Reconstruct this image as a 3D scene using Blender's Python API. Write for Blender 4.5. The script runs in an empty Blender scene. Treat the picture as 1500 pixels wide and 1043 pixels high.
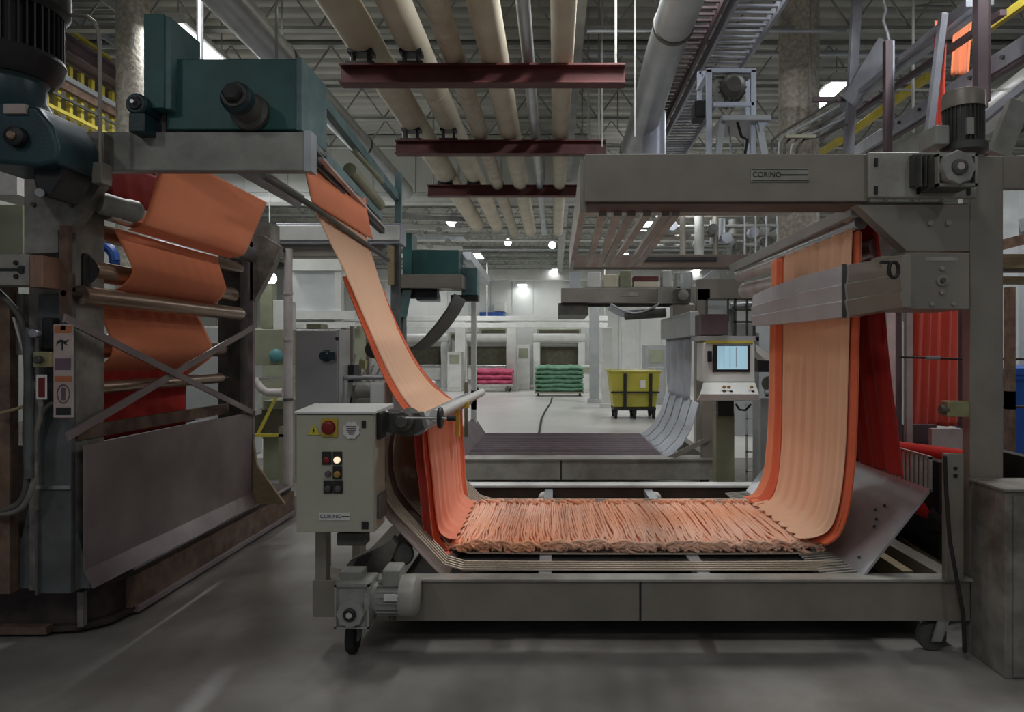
import bpy, bmesh, math, random
from mathutils import Vector, Matrix
random.seed(7)
PI = math.pi
S = bpy.context.scene
COL = S.collection
H = 1.55
F = 1000.0
def P(px, py, D):
    return Vector(((px-813)/F*D, D, H-(py-515)/F*D))

# ------------------------------------------------------------------ materials
def mk(name, c1, c2=None, rough=0.6, metal=0.0, scale=6.0, bump=0.0, bscale=60.0, contrast=(0.35, 0.65), stretch=None,
       dirt=None, dirt_amt=0.5, emit=None, estr=0.0, sheen=0.0, coat=0.0, spec=None):
    m = bpy.data.materials.new(name); m.use_nodes = True
    nt = m.node_tree; N = nt.nodes; L = nt.links
    b = N['Principled BSDF']
    b.inputs['Roughness'].default_value = rough
    b.inputs['Metallic'].default_value = metal
    if spec is not None: b.inputs['Specular IOR Level'].default_value = spec
    if sheen: b.inputs['Sheen Weight'].default_value = sheen
    if coat: b.inputs['Coat Weight'].default_value = coat
    tc = N.new('ShaderNodeTexCoord'); mp = N.new('ShaderNodeMapping')
    L.new(tc.outputs['Object'], mp.inputs['Vector'])
    if stretch: mp.inputs['Scale'].default_value = stretch
    if c2 is None: c2 = tuple(x*0.82 for x in c1)
    nz = N.new('ShaderNodeTexNoise'); nz.inputs['Scale'].default_value = scale; nz.inputs['Detail'].default_value = 6
    L.new(mp.outputs[0], nz.inputs['Vector'])
    rp = N.new('ShaderNodeValToRGB')
    rp.color_ramp.elements[0].position = contrast[0]; rp.color_ramp.elements[1].position = contrast[1]
    rp.color_ramp.elements[0].color = (*c2, 1); rp.color_ramp.elements[1].color = (*c1, 1)
    L.new(nz.outputs['Fac'], rp.inputs['Fac'])
    out = rp.outputs['Color']
    if dirt:
        n2 = N.new('ShaderNodeTexNoise'); n2.inputs['Scale'].default_value = scale*0.37; n2.inputs['Detail'].default_value = 8
        n2.inputs['Roughness'].default_value = 0.7
        L.new(mp.outputs[0], n2.inputs['Vector'])
        r2 = N.new('ShaderNodeValToRGB'); r2.color_ramp.elements[0].position = 0.48; r2.color_ramp.elements[1].position = 0.68
        r2.color_ramp.elements[0].color = (0, 0, 0, 1); r2.color_ramp.elements[1].color = (dirt_amt,)*3+(1,)
        L.new(n2.outputs['Fac'], r2.inputs['Fac'])
        mx = N.new('ShaderNodeMix'); mx.data_type = 'RGBA'
        L.new(r2.outputs['Color'], mx.inputs['Factor']); L.new(out, mx.inputs[6]); mx.inputs[7].default_value = (*dirt, 1)
        out = mx.outputs[2]
    L.new(out, b.inputs['Base Color'])
    if bump:
        n3 = N.new('ShaderNodeTexNoise'); n3.inputs['Scale'].default_value = bscale; n3.inputs['Detail'].default_value = 4
        L.new(mp.outputs[0], n3.inputs['Vector'])
        bp = N.new('ShaderNodeBump'); bp.inputs['Strength'].default_value = bump; bp.inputs['Distance'].default_value = 0.01
        L.new(n3.outputs['Fac'], bp.inputs['Height']); L.new(bp.outputs[0], b.inputs['Normal'])
    if emit:
        b.inputs['Emission Color'].default_value = (*emit, 1); b.inputs['Emission Strength'].default_value = estr
    return m

M = {}
M['concrete_floor'] = mk('concrete_floor', (.36,.345,.32), (.20,.19,.175), .30, scale=1.6, dirt=(.15,.125,.105), dirt_amt=.7, bump=.06, bscale=9, contrast=(.36,.66))
M['lit_back_floor'] = mk('lit_back_floor', (.70,.69,.66), (.60,.59,.56), .3, scale=.6, dirt=(.40,.38,.35), dirt_amt=.35)  # back floor: paler colour stands in mostly for the stronger light there
M['deck'] = mk('ceiling_deck', (.50,.50,.45), (.38,.38,.34), .7, scale=1.2)
M['joist'] = mk('joist_paint', (.42,.43,.40), (.3,.31,.29), .6, scale=3)
M['wall_white'] = mk('white_wall', (.80,.82,.80), (.68,.70,.66), .6, scale=.5)
M['wall_grey'] = mk('block_wall', (.42,.43,.40), (.32,.33,.30), .8, scale=.7)
M['beam_grey'] = mk('machine_grey', (.325,.295,.25), (.255,.232,.197), .42, .15, scale=2.2, dirt=(.15,.125,.10), dirt_amt=.5, bump=.04, bscale=30)
M['plate_light'] = mk('plate_light', (.42,.41,.365), (.31,.30,.26), .45, .1, scale=5, dirt=(.12,.10,.08), dirt_amt=.6)
M['steel'] = mk('brushed_steel', (.62,.62,.62), (.42,.42,.44), .28, .9, scale=9, stretch=(1, .08, 1))
M['chute_steel'] = mk('stained_steel', (.56,.57,.60), (.44,.45,.48), .30, .75, scale=4, dirt=(.30,.27,.27), dirt_amt=.35)
M['roller_bronze'] = mk('worn_bronze_roller', (.46,.33,.24), (.30,.21,.155), .32, .75, scale=5, stretch=(4,.4,4))
M['old_steel'] = mk('old_galvanised', (.36,.34,.305), (.20,.19,.17), .55, .3, scale=7, dirt=(.10,.075,.055), dirt_amt=.8, bump=.15, bscale=40)
M['old_light'] = mk('old_pale_beam', (.40,.39,.355), (.24,.235,.21), .5, .2, scale=4, dirt=(.10,.085,.07), dirt_amt=.6, bump=.1, bscale=30)
M['old_blue'] = mk('old_bluegrey', (.15,.165,.165), (.095,.105,.11), .5, .2, scale=6, dirt=(.075,.06,.045), dirt_amt=.7, bump=.1)
M['rust'] = mk('rusty_steel', (.21,.13,.085), (.10,.06,.045), .75, .1, scale=9, dirt=(.24,.19,.15), dirt_amt=.6, bump=.3, bscale=35)
M['dark_rust'] = mk('dark_steel', (.075,.055,.05), (.035,.028,.026), .6, .2, scale=7, dirt=(.12,.09,.07), dirt_amt=.5, bump=.2)
M['splash'] = mk('stained_splash_sheet', (.34,.28,.275), (.22,.175,.18), .36, .3, scale=1.8, dirt=(.12,.085,.09), dirt_amt=.6, contrast=(.3,.7))
M['teal'] = mk('teal_paint', (.034,.135,.125), (.026,.10,.095), .45, scale=4, dirt=(.01,.04,.04), dirt_amt=.4)
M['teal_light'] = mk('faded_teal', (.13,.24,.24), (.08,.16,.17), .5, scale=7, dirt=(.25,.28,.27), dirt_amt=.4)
M['teal_blue'] = mk('bluegreen_casting', (.016,.058,.070), (.010,.036,.045), .4, scale=6, dirt=(.01,.012,.013), dirt_amt=.8, bump=.1)
M['black'] = mk('black_paint', (.018,.018,.019), (.010,.010,.011), .5, scale=8)
M['rubber'] = mk('black_rubber', (.022,.021,.02), (.012,.012,.012), .75, scale=15)
M['motor_grey'] = mk('motor_grey', (.36,.365,.33), (.27,.27,.245), .45, .1, scale=7, dirt=(.12,.11,.09), dirt_amt=.5)
M['motor_dark'] = mk('motor_dark_grey', (.10,.10,.09), (.06,.06,.055), .55, .1, scale=8, dirt=(.16,.14,.11), dirt_amt=.5)
M['panel_beige'] = mk('beige_enclosure', (.47,.465,.37), (.42,.41,.325), .45, scale=3, dirt=(.3,.28,.22), dirt_amt=.25)
M['arm_panel'] = mk('arm_panel', (.55,.55,.585), (.46,.46,.49), .42, .2, scale=3, dirt=(.33,.31,.31), dirt_amt=.3)
M['panel_grey'] = mk('grey_enclosure', (.45,.47,.47), (.38,.40,.40), .4, .2, scale=3)
M['white_paint'] = mk('white_paint', (.76,.77,.74), (.66,.67,.63), .45, scale=3, dirt=(.45,.43,.38), dirt_amt=.25)
M['white_dirty'] = mk('soiled_white', (.62,.58,.56), (.50,.46,.44), .55, scale=6, dirt=(.30,.22,.19), dirt_amt=.5)
M['cream'] = mk('cream_insulation', (.64,.585,.46), (.56,.51,.39), .7, scale=2.5, dirt=(.33,.28,.2), dirt_amt=.35, bump=.1, bscale=14)
M['cream_worn'] = mk('worn_insulation', (.55,.49,.38), (.42,.36,.26), .65, scale=6, dirt=(.66,.64,.58), dirt_amt=.7, bump=.5, bscale=12)
M['duct'] = mk('galvanised_duct', (.52,.55,.57), (.40,.43,.45), .38, .5, scale=3, dirt=(.3,.3,.29), dirt_amt=.3)
M['red_steel'] = mk('red_oxide_steel', (.115,.022,.020), (.075,.015,.014), .6, scale=4, dirt=(.19,.055,.05), dirt_amt=.5)
M['primer'] = mk('purple_primer', (.145,.10,.115), (.095,.066,.075), .55, scale=3, dirt=(.2,.17,.17), dirt_amt=.35)
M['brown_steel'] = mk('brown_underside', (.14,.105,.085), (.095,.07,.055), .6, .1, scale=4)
M['bluegrey'] = mk('blue_grey_steel', (.46,.485,.55), (.35,.37,.42), .5, .2, scale=4, dirt=(.15,.13,.13), dirt_amt=.4)
M['pale_blue'] = mk('pale_blue_paint', (.62,.68,.80), (.50,.56,.68), .4, .2, scale=3)
M['yellow'] = mk('safety_yellow', (.66,.55,.07), (.52,.43,.05), .5, scale=5, dirt=(.25,.22,.08), dirt_amt=.3)
M['olive'] = mk('olive_post', (.27,.28,.18), (.21,.22,.14), .5, scale=5)
M['column'] = mk('rough_concrete', (.74,.70,.60), (.46,.43,.36), .9, scale=22, bump=1.0, bscale=26)
M['cord_sheet'] = mk('cord_sheet', (.34,.26,.225), (.26,.195,.17), .5, scale=5)
M['cord'] = mk('conveyor_cord', (.60,.50,.38), (.50,.40,.30), .5, scale=10)
M['belt_dark'] = mk('dark_purple_belt', (.17,.125,.14), (.12,.085,.095), .5, scale=5)
M['brass'] = mk('brass_block', (.42,.39,.2), (.30,.27,.13), .45, .5, scale=10)
M['copper'] = mk('copper_face', (.40,.24,.17), (.28,.17,.12), .45, .5, scale=10, stretch=(8,1,.6))
M['cloth_orange'] = mk('orange_cloth', (.90,.30,.14), (.87,.26,.115), .85, scale=1.5, bump=.15, bscale=220, sheen=.1)
M['cloth_peach'] = mk('peach_cloth', (.90,.56,.36), (.88,.51,.31), .85, scale=1.2, bump=.15, bscale=220, sheen=.1)
M['cloth_edge'] = mk('orange_edge_cloth', (.82,.16,.05), (.70,.11,.04), .85, scale=3, sheen=.1)
M['cloth_salmon'] = mk('salmon_cloth', (.84,.32,.19), (.80,.25,.14), .85, scale=1.2, sheen=.1)
M['cloth_pile'] = mk('peach_pile_cloth', (.97,.60,.43), (.94,.46,.26), .9, scale=1.1, sheen=.15, contrast=(.4,.6))
M['cloth_red'] = mk('red_cloth', (.66,.03,.018), (.56,.022,.013), .85, scale=1.5, sheen=.1)
M['cloth_darkred'] = mk('dark_red_cloth', (.20,.018,.02), (.14,.014,.015), .85, scale=2)
M['cloth_coral'] = mk('coral_cloth', (.80,.14,.09), (.68,.09,.06), .85, scale=3, stretch=(6,6,.4), sheen=.1)
M['cloth_white'] = mk('grey_white_cloth', (.56,.59,.63), (.46,.49,.53), .8, scale=4)
M['cloth_dark'] = mk('charcoal_cloth', (.085,.08,.068), (.06,.056,.048), .8, scale=8, stretch=(1,.2,1))
M['pink'] = mk('pink_cloth', (.55,.10,.18), (.45,.07,.13), .85, scale=5)
M['green'] = mk('green_cloth', (.20,.38,.26), (.14,.29,.19), .85, scale=5)
M['cart_yellow'] = mk('cart_yellow_plastic', (.50,.45,.06), (.42,.38,.05), .4, scale=3)
M['blue_plastic'] = mk('blue_plastic', (.02,.10,.42), (.015,.075,.32), .4, scale=3)
M['red_button'] = mk('red_button', (.25,.012,.012), (.2,.01,.01), .35)
M['yellow_plate'] = mk('yellow_plate', (.60,.43,.05), (.55,.39,.04), .4)
M['label_white'] = mk('label_white', (.74,.73,.70), (.66,.64,.61), .5, scale=20)
M['label_pinkish'] = mk('label_aged', (.50,.41,.37), (.42,.33,.30), .5, scale=12)
M['label_orange'] = mk('label_orange', (.50,.17,.07), (.42,.13,.05), .5, scale=12)
M['label_purple'] = mk('label_purple', (.15,.10,.13), (.12,.08,.10), .5, scale=12)
M['ink'] = mk('ink', (.02,.02,.02), (.015,.015,.015), .5)
M['lamp_glow'] = mk('lamp_glow', (.9,.9,.9), (.9,.9,.9), .5, emit=(.95,.97,1), estr=5)
M['pilot'] = mk('pilot_lamp', (.9,.8,.6), (.9,.8,.6), .5, emit=(1,.8,.55), estr=1.3)
M['amber'] = mk('amber_lamp', (.45,.25,.07), (.4,.2,.05), .4)
M['screen'] = mk('screen', (.4,.6,.7), (.35,.55,.65), .3, emit=(.42,.72,.88), estr=.62, scale=14, stretch=(1,1,.2))
M['dark_opening'] = mk('oven_interior', (.10,.095,.06), (.07,.065,.04), .7)
M['pale_green'] = mk('pale_green_enclosure', (.36,.38,.27), (.29,.31,.21), .55, scale=3)
M['aqua'] = mk('aqua_plastic', (.12,.33,.36), (.1,.28,.3), .5)
M['timber'] = mk('timber_board', (.36,.28,.16), (.26,.2,.11), .7, scale=8, stretch=(1,8,8))
M['glass_panel'] = mk('frosted_panel', (.62,.65,.65), (.52,.55,.55), .25, scale=2)

# ------------------------------------------------------------------ mesh builder
class MB:
    def __init__(s): s.bm = bmesh.new()
    def bx(s, x0, x1, y0, y1, z0, z1):
        if x0 > x1: x0, x1 = x1, x0
        if y0 > y1: y0, y1 = y1, y0
        if z0 > z1: z0, z1 = z1, z0
        return s.hexa([(x0,y0,z0),(x1,y0,z0),(x1,y1,z0),(x0,y1,z0),(x0,y0,z1),(x1,y0,z1),(x1,y1,z1),(x0,y1,z1)])
    def hexa(s, p):
        v = [s.bm.verts.new(q) for q in p]
        for f in ((3,2,1,0),(4,5,6,7),(0,1,5,4),(1,2,6,5),(2,3,7,6),(3,0,4,7)):
            s.bm.faces.new([v[i] for i in f])
        return s
    def fb(s, px0, px1, py0, py1, D0, D1):      # box: front face at distance D0
        a = P(px0, py0, D0); b = P(px1, py1, D0)
        return s.bx(a.x, b.x, D0, D1, b.z, a.z)
    def bar(s, a, b, w, h, up=(0,0,1)):
        a = Vector(a); b = Vector(b); d = (b-a).normalized(); up = Vector(up)
        if abs(d.dot(up)) > .95: up = Vector((0,1,0))
        r = d.cross(up).normalized()*w/2; u = r.cross(d).normalized()*h/2
        return s.hexa([a-r-u, a+r-u, b+r-u, b-r-u, a-r+u, a+r+u, b+r+u, b-r+u])
    def ibeam(s, a, b, w, h, t=.012):
        a = Vector(a); b = Vector(b); z = Vector((0,0,h/2-t/2))
        s.bar(a+z, b+z, w, t); s.bar(a-z, b-z, w, t); s.bar(a, b, t, h-2*t)
        return s
    def tube(s, pts, r, n=10, caps=True, rs=None):
        pts = [Vector(p) for p in pts]; rings = []
        prev = None
        for i, p in enumerate(pts):
            d = (pts[min(i+1, len(pts)-1)]-pts[max(i-1, 0)]).normalized()
            if prev is None:
                ref = Vector((0,0,1)) if abs(d.z) < .9 else Vector((1,0,0))
                a = d.cross(ref).normalized()
            else:
                a = (prev-d*prev.dot(d)).normalized()
            prev = a; b = d.cross(a)
            rr = rs[i] if rs else r
            rings.append([s.bm.verts.new(p+(a*math.cos(2*PI*k/n)+b*math.sin(2*PI*k/n))*rr) for k in range(n)])
        for i in range(len(rings)-1):
            A, B = rings[i], rings[i+1]
            for k in range(n):
                s.bm.faces.new((A[k], A[(k+1)%n], B[(k+1)%n], B[k]))
        if caps:
            s.bm.faces.new(rings[0][::-1]); s.bm.faces.new(rings[-1])
        return s
    def cyl(s, a, b, r, n=24, r2=None):
        return s.tube([a, b], r, n, rs=[r, r if r2 is None else r2])
    def lathe(s, a, b, prof, n=28):             # prof: list of (t along a->b, radius)
        a = Vector(a); b = Vector(b)
        d = (b-a).normalized(); ref = Vector((0,0,1)) if abs(d.z) < .9 else Vector((1,0,0))
        u = d.cross(ref).normalized(); w = d.cross(u)
        rings = [[s.bm.verts.new(a+(b-a)*t+(u*math.cos(2*PI*k/n)+w*math.sin(2*PI*k/n))*max(r, 1e-4)) for k in range(n)] for t, r in prof]
        for A, B in zip(rings, rings[1:]):
            for k in range(n): s.bm.faces.new((A[k], A[(k+1)%n], B[(k+1)%n], B[k]))
        s.bm.faces.new(rings[0][::-1]); s.bm.faces.new(rings[-1])
        return s
    def prism(s, poly, axis, a, b):             # poly in the plane normal to axis
        def q(p, t):
            if axis == 'y': return (p[0], t, p[1])
            if axis == 'x': return (t, p[0], p[1])
            return (p[0], p[1], t)
        A = [s.bm.verts.new(q(p, a)) for p in poly]; B = [s.bm.verts.new(q(p, b)) for p in poly]
        n = len(poly)
        s.bm.faces.new(A); s.bm.faces.new(B[::-1])
        for k in range(n): s.bm.faces.new((A[k], B[k], B[(k+1)%n], A[(k+1)%n]))
        return s
    def grid(s, rows):                          # open surface through rows of points
        V = [[s.bm.verts.new(p) for p in r] for r in rows]
        for i in range(len(V)-1):
            for j in range(len(V[0])-1):
                s.bm.faces.new((V[i][j], V[i][j+1], V[i+1][j+1], V[i+1][j]))
        return s
    def ball(s, c, r, sc=(1,1,1), n=16):
        m = Matrix.Translation(Vector(c)) @ Matrix.Diagonal((sc[0]*r, sc[1]*r, sc[2]*r, 1))
        bmesh.ops.create_uvsphere(s.bm, u_segments=n, v_segments=n//2+2, radius=1, matrix=m)
        return s

def anc(o):
    t = Vector((0,0,0))
    while o is not None:
        t += o.location; o = o.parent
    return t
SPLIT = set('leg rod white_panel thin_pipe top_clutter post upright thin_upright foot support_post caster_arm dark_block dark_head rail inner_roll underframe shelf stand column pale_back header foot_rail'.split())
def islands(mb):
    bm = mb.bm; left = set(bm.verts); out = []
    while left:
        seed = left.pop(); st = [seed]; comp = {seed}
        while st:
            v = st.pop()
            for e in v.link_edges:
                w = e.other_vert(v)
                if w in left: left.discard(w); comp.add(w); st.append(w)
        out.append(comp)
    if len(out) < 2: return [mb]
    res = []
    for comp in out:
        m = MB(); mp = {v: m.bm.verts.new(v.co) for v in comp}
        for f in bm.faces:
            if f.verts[0] in comp: m.bm.faces.new([mp[v] for v in f.verts])
        res.append(m)
    bm.free(); return res
def link(name, mb, mat, parent=None, **k):
    if parent is not None and name in SPLIT:
        o = None
        for m in islands(mb): o = link1(name, m, mat, parent, **k)
        return o
    return link1(name, mb, mat, parent, **k)
def link1(name, mb, mat, parent=None, loc=None, bevel=0.0, solid=0.0, smooth=35, sub=0):
    me = bpy.data.meshes.new(name)
    bm = mb.bm
    bmesh.ops.recalc_face_normals(bm, faces=bm.faces)
    org = anc(parent) if parent is not None else Vector((0,0,0))
    if parent is None:
        if loc is None:
            xs = [v.co for v in bm.verts]
            loc = Vector(((min(v.x for v in xs)+max(v.x for v in xs))/2, (min(v.y for v in xs)+max(v.y for v in xs))/2, min(v.z for v in xs)))
        org = Vector(loc)
    bmesh.ops.translate(bm, vec=-org, verts=bm.verts)
    bm.to_mesh(me); bm.free()
    for p in me.polygons: p.use_smooth = smooth > 1
    if smooth > 1: me.set_sharp_from_angle(angle=math.radians(smooth))
    me.materials.append(M[mat] if isinstance(mat, str) else mat)
    o = bpy.data.objects.new(name, me); COL.objects.link(o)
    if parent is not None: o.parent = parent
    else: o.location = org
    if solid:
        md = o.modifiers.new('solid', 'SOLIDIFY'); md.thickness = solid; md.offset = 0
    if bevel:
        md = o.modifiers.new('bevel', 'BEVEL'); md.width = bevel; md.segments = 2; md.limit_method = 'ANGLE'; md.angle_limit = math.radians(50)
        md.harden_normals = True
    if sub:
        md = o.modifiers.new('sub', 'SUBSURF'); md.levels = sub; md.render_levels = sub
    return o
def thing(name, label, cat, loc, group=None):
    o = bpy.data.objects.new(name, None); COL.objects.link(o); o.location = loc
    o.empty_display_size = .1
    o['label'] = label; o['category'] = cat
    if group: o['group'] = group
    return o
def solo(name, mb, mat, label, cat, group=None, kind=None, **k):
    o = link(name, mb, mat, None, **k)
    o['label'] = label; o['category'] = cat
    if group: o['group'] = group
    if kind: o['kind'] = kind
    return o
def struct(name, mb, mat, **k):
    o = link(name, mb, mat, None, **k); o['kind'] = 'structure'; return o
def lab(o, t): o['label'] = t; return o
def dup(o, loc=None, parent=None, label=None):
    c = o.copy(); COL.objects.link(c)
    if parent is not None: c.parent = parent
    if loc is not None: c.location = loc
    if label: c['label'] = label
    for ch in list(o.children): dup(ch, parent=c)
    return c
def text(name, s, size, loc, mat, parent, ext=.001, xs=1.0, rot=(PI/2, 0, 0)):
    cu = bpy.data.curves.new(name, 'FONT'); cu.body = s; cu.size = size; cu.extrude = ext
    cu.align_x = 'CENTER'; cu.align_y = 'CENTER'
    t = bpy.data.objects.new(name, cu); COL.objects.link(t)
    dg = bpy.context.evaluated_depsgraph_get()
    me = bpy.data.meshes.new_from_object(t.evaluated_get(dg))
    bpy.data.objects.remove(t)
    me.name = name; me.materials.clear(); me.materials.append(M[mat])
    o = bpy.data.objects.new(name, me); COL.objects.link(o); o.parent = parent
    o.location = Vector(loc)-anc(parent); o.rotation_euler = rot; o.scale = (xs, 1, 1)
    return o

# ------------------------------------------------------------------ setting
struct('floor', MB().bx(-14, 14, -4, 9.95, -.2, 0), 'concrete_floor')
struct('floor_back', MB().bx(-14, 14, 9.95, 33, -.2, 0), 'lit_back_floor')
b = MB()
prof = []
y = -4.0; k = 0
while y < 33:
    z0, z1 = 5.95, 5.89
    prof += [(y, z0), (y+.09, z0), (y+.12, z1), (y+.27, z1), (y+.30, z0)]; y += .30
prof2 = prof+[(prof[-1][0], 6.05), (prof[0][0], 6.05)]
rows = [[(-14, p[0], p[1]) for p in prof], [(14, p[0], p[1]) for p in prof]]
b.grid(rows)
struct('ceiling', b, 'deck', smooth=10, solid=.02)
b = MB(); b.bx(-7, .7, 13.6, 13.75, 4.60, 5.86)
for i in range(9): b.bx(-7+i*.85, -7+i*.85+.82, 13.57, 13.6, 4.72, 5.8)
b.bx(-7, 3.5, 13.45, 13.8, 4.50, 4.60)
struct('wall_upper', b, 'wall_white')
b = MB(); b.bx(-14, 14, 32, 32.3, 0, 6.1)
for i in range(28): b.bx(-14+i, -14+i+.96, 31.96, 32, .1, 5.85)
struct('wall_back', b, 'wall_white')
b = MB(); b.bx(-14.3, -14, -4, 33, 0, 6.1)
for i in range(8): b.bx(-14, -13.97, -4+i*4.6, -4+i*4.6+4.5, .1, 5.85)
struct('wall_left', b, 'wall_grey')
b = MB(); b.bx(14, 14.3, -4, 33, 0, 6.1)
for i in range(8): b.bx(13.97, 14, -4+i*4.6, -4+i*4.6+4.5, .1, 5.85)
struct('wall_right', b, 'wall_grey')
def joist():
    b = MB()
    b.bx(-14, 14, -.05, .05, 5.84, 5.888); b.bx(-14, 14, -.05, .05, 5.33, 5.37)
    x = -14
    while x < 14:
        b.bar((x, 0, 5.36), (x+.35, 0, 5.85), .02, .02, (0,1,0)); b.bar((x+.35, 0, 5.85), (x+.7, 0, 5.36), .02, .02, (0,1,0)); x += .7
    return b
j0 = struct('trim_1', joist(), 'joist', loc=(0,0,5.33)); j0.location = (0, 6.5, 5.33)
for i in range(1, 17):
    c = j0.copy(); COL.objects.link(c); c.name = 'trim_%d' % (i+1); c.location = (0, 6.5+i*1.55, 5.33)
for i, X in enumerate((-9.5, 0.2, 6.2)):
    b = MB().ibeam((X, -3, 5.12), (X, 32, 5.12), .22, .38, .02)
    struct('trim_%d' % (20+i), b, 'joist')

def column(X, Y, r, label):
    b = MB(); n = 28; rows = []
    for j in range(60):
        z = j/59*5.88
        rows.append([(X+(r+random.uniform(-.004, .006))*math.cos(2*PI*k/n), Y+(r+random.uniform(-.004, .006))*math.sin(2*PI*k/n), z) for k in range(n)])
    for rr in rows: rr.append(rr[0])
    b.grid(rows); bmesh.ops.remove_doubles(b.bm, verts=b.bm.verts, dist=.0005)
    return solo('concrete_column', b, 'column', label, 'column', 'rough concrete columns')
column(2.93, 8.2, .23, 'round rough concrete column behind the grey top beam, right of the motor stand')
column(-4.7, 7.6, .16, 'round rough concrete column behind the tall teal box at upper left')
for (a, c, y0, Dd, w, l) in ((882, 897, 480, 18.8, 'white_paint', 'slim white post just left of the yellow cart'),
                          (911, 931, 462, 24, 'white_paint', 'wide white post rising behind the yellow cart'),
                          (864, 878, 446, 20.5, 'panel_grey', 'blue-grey post left of the slim white post'),
                          (666, 681, 466, 27.6, 'white_paint', 'white post left of the pink cloth machine'),
                          (742, 756, 478, 26.9, 'white_paint', 'white post between the two white ovens')):
    A = P(a, y0, Dd); B = P(c, y0, Dd)
    b = MB().bx(A.x, B.x, Dd, Dd+.25, 0, A.z); b.bx(A.x-.06, B.x+.06, Dd-.06, Dd+.31, 0, .12)
    solo('steel_post', b, w, l, 'post', 'posts at the far end of the hall', bevel=.01)

# ------------------------------------------------------------------ lamps
def fixture(X, Y, Z, label, power=0, size=(.3, 1.25)):
    t = thing('ceiling_lamp', label, 'lamp', (X, Y, Z), 'strip lamps under the roof')
    w, l = size
    b = MB(); b.prism([(X-w*.55, Z), (X-w*.35, Z+.11), (X+w*.35, Z+.11), (X+w*.55, Z), (X+w*.5, Z-.005), (X-w*.5, Z-.005)], 'y', Y-l*.52, Y+l*.52)
    link('housing', b, 'white_paint', t)
    b = MB().bx(X-w*.42, X+w*.42, Y-l/2, Y+l/2, Z-.03, Z-.004)
    link('diffuser', b, 'lamp_glow', t)
    for s in (-1, 1):
        link('hanger', MB().cyl((X, Y+s*l*.4, Z+.1), (X, Y+s*l*.4, 5.9), .008, 6), 'joist', t)
    if power:
        ld = bpy.data.lights.new('lamp_light', 'AREA'); ld.shape = 'RECTANGLE'; ld.size = w; ld.size_y = l; ld.energy = power
        ld.color = (.98, .985, 1.0)
        lo = bpy.data.objects.new('lamp_light', ld); COL.objects.link(lo); lo.parent = t; lo.location = (0, 0, -.04)
    return t
POW = 95
fixture(-4.25, 8.2, 5.19, 'lit strip lamp glowing just above the big teal motor box', POW)
fixture(4.0, 10.2, 6.2-.85, 'lit strip lamp right of the rough concrete column', POW)
spots = [(-8.5, 8, 1), (-8.5, 14, 1), (7.5, 8, 1), (7.5, 14, 1), (-8.5, 21, 1), (7.5, 21, 1),
         (-5.6, 11.5, 1.0), (2.5, 13.5, .9), (-2.8, 19, 1.15), (2.5, 19, 1.15), (-2.8, 25, 1.4), (2.5, 25, 1.4), (0, 29.5, 1.1), (-6, 29.5, .9), (6, 29.5, .9)]
for X, Y, k in spots:
    fixture(X, Y, 5.05, 'unseen strip lamp added to light the foreground', POW*k)
for X, Y, k in [(.7, 5.2, 1.1), (-2.9, 5.4, .6), (3.2, 4.3, 1.0), (.3, 1.6, .4), (-1.0, -1.6, .55), (3.6, -1.2, .4), (-4.4, -1.2, .5)]:  # lamps out of view, added as fill for the near machines and cloth
    fixture(X, Y, 5.05, 'unseen strip lamp added to light the foreground', POW*k)

def bulb(px, py, D, r, label, power):
    c = P(px, py, D)
    t = thing('pendant_lamp', label, 'lamp', (c.x, c.y, c.z), 'small bright lamps far down the hall')
    link('globe', MB().ball(c, r), 'lamp_glow', t)
    link('cap', MB().cyl(c+Vector((0,0,r*.8)), c+Vector((0,0,r*1.9)), r*.4, 12), 'joist', t)
    link('cable', MB().cyl(c+Vector((0,0,r*1.8)), Vector((c.x, c.y, 5.9)), .012, 6), 'joist', t)
    if power:
        ld = bpy.data.lights.new('globe_light', 'POINT'); ld.energy = power; ld.shadow_soft_size = r*1.3
        lo = bpy.data.objects.new('globe_light', ld); COL.objects.link(lo); lo.parent = t; lo.location = (0, 0, -r*2.6)
bulb(395, 408, 13, .13, 'dazzling round lamp left of the white pipe post', 60)
bulb(744, 355, 22, .12, 'small lamp between ceiling pipes, left of its twin', 0)
bulb(809, 359, 22, .12, 'small lamp between ceiling pipes, right of its twin', 0)
c = P(765, 418, 31.6)
t = thing('wall_lamp', 'wall lamp throwing a bright patch on the white back wall', 'lamp', (c.x, 31.9, c.z))
link('hood', MB().bx(c.x-.22, c.x+.22, 31.5, 31.95, c.z+.05, c.z+.16), 'white_paint', t)
link('diffuser', MB().bx(c.x-.2, c.x+.2, 31.55, 31.93, c.z, c.z+.05), 'lamp_glow', t)
ld = bpy.data.lights.new('wall_light', 'AREA'); ld.size = .4; ld.energy = 8
lo = bpy.data.objects.new('wall_light', ld); COL.objects.link(lo); lo.parent = t; lo.location = (0, -.3, -.06)

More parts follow.
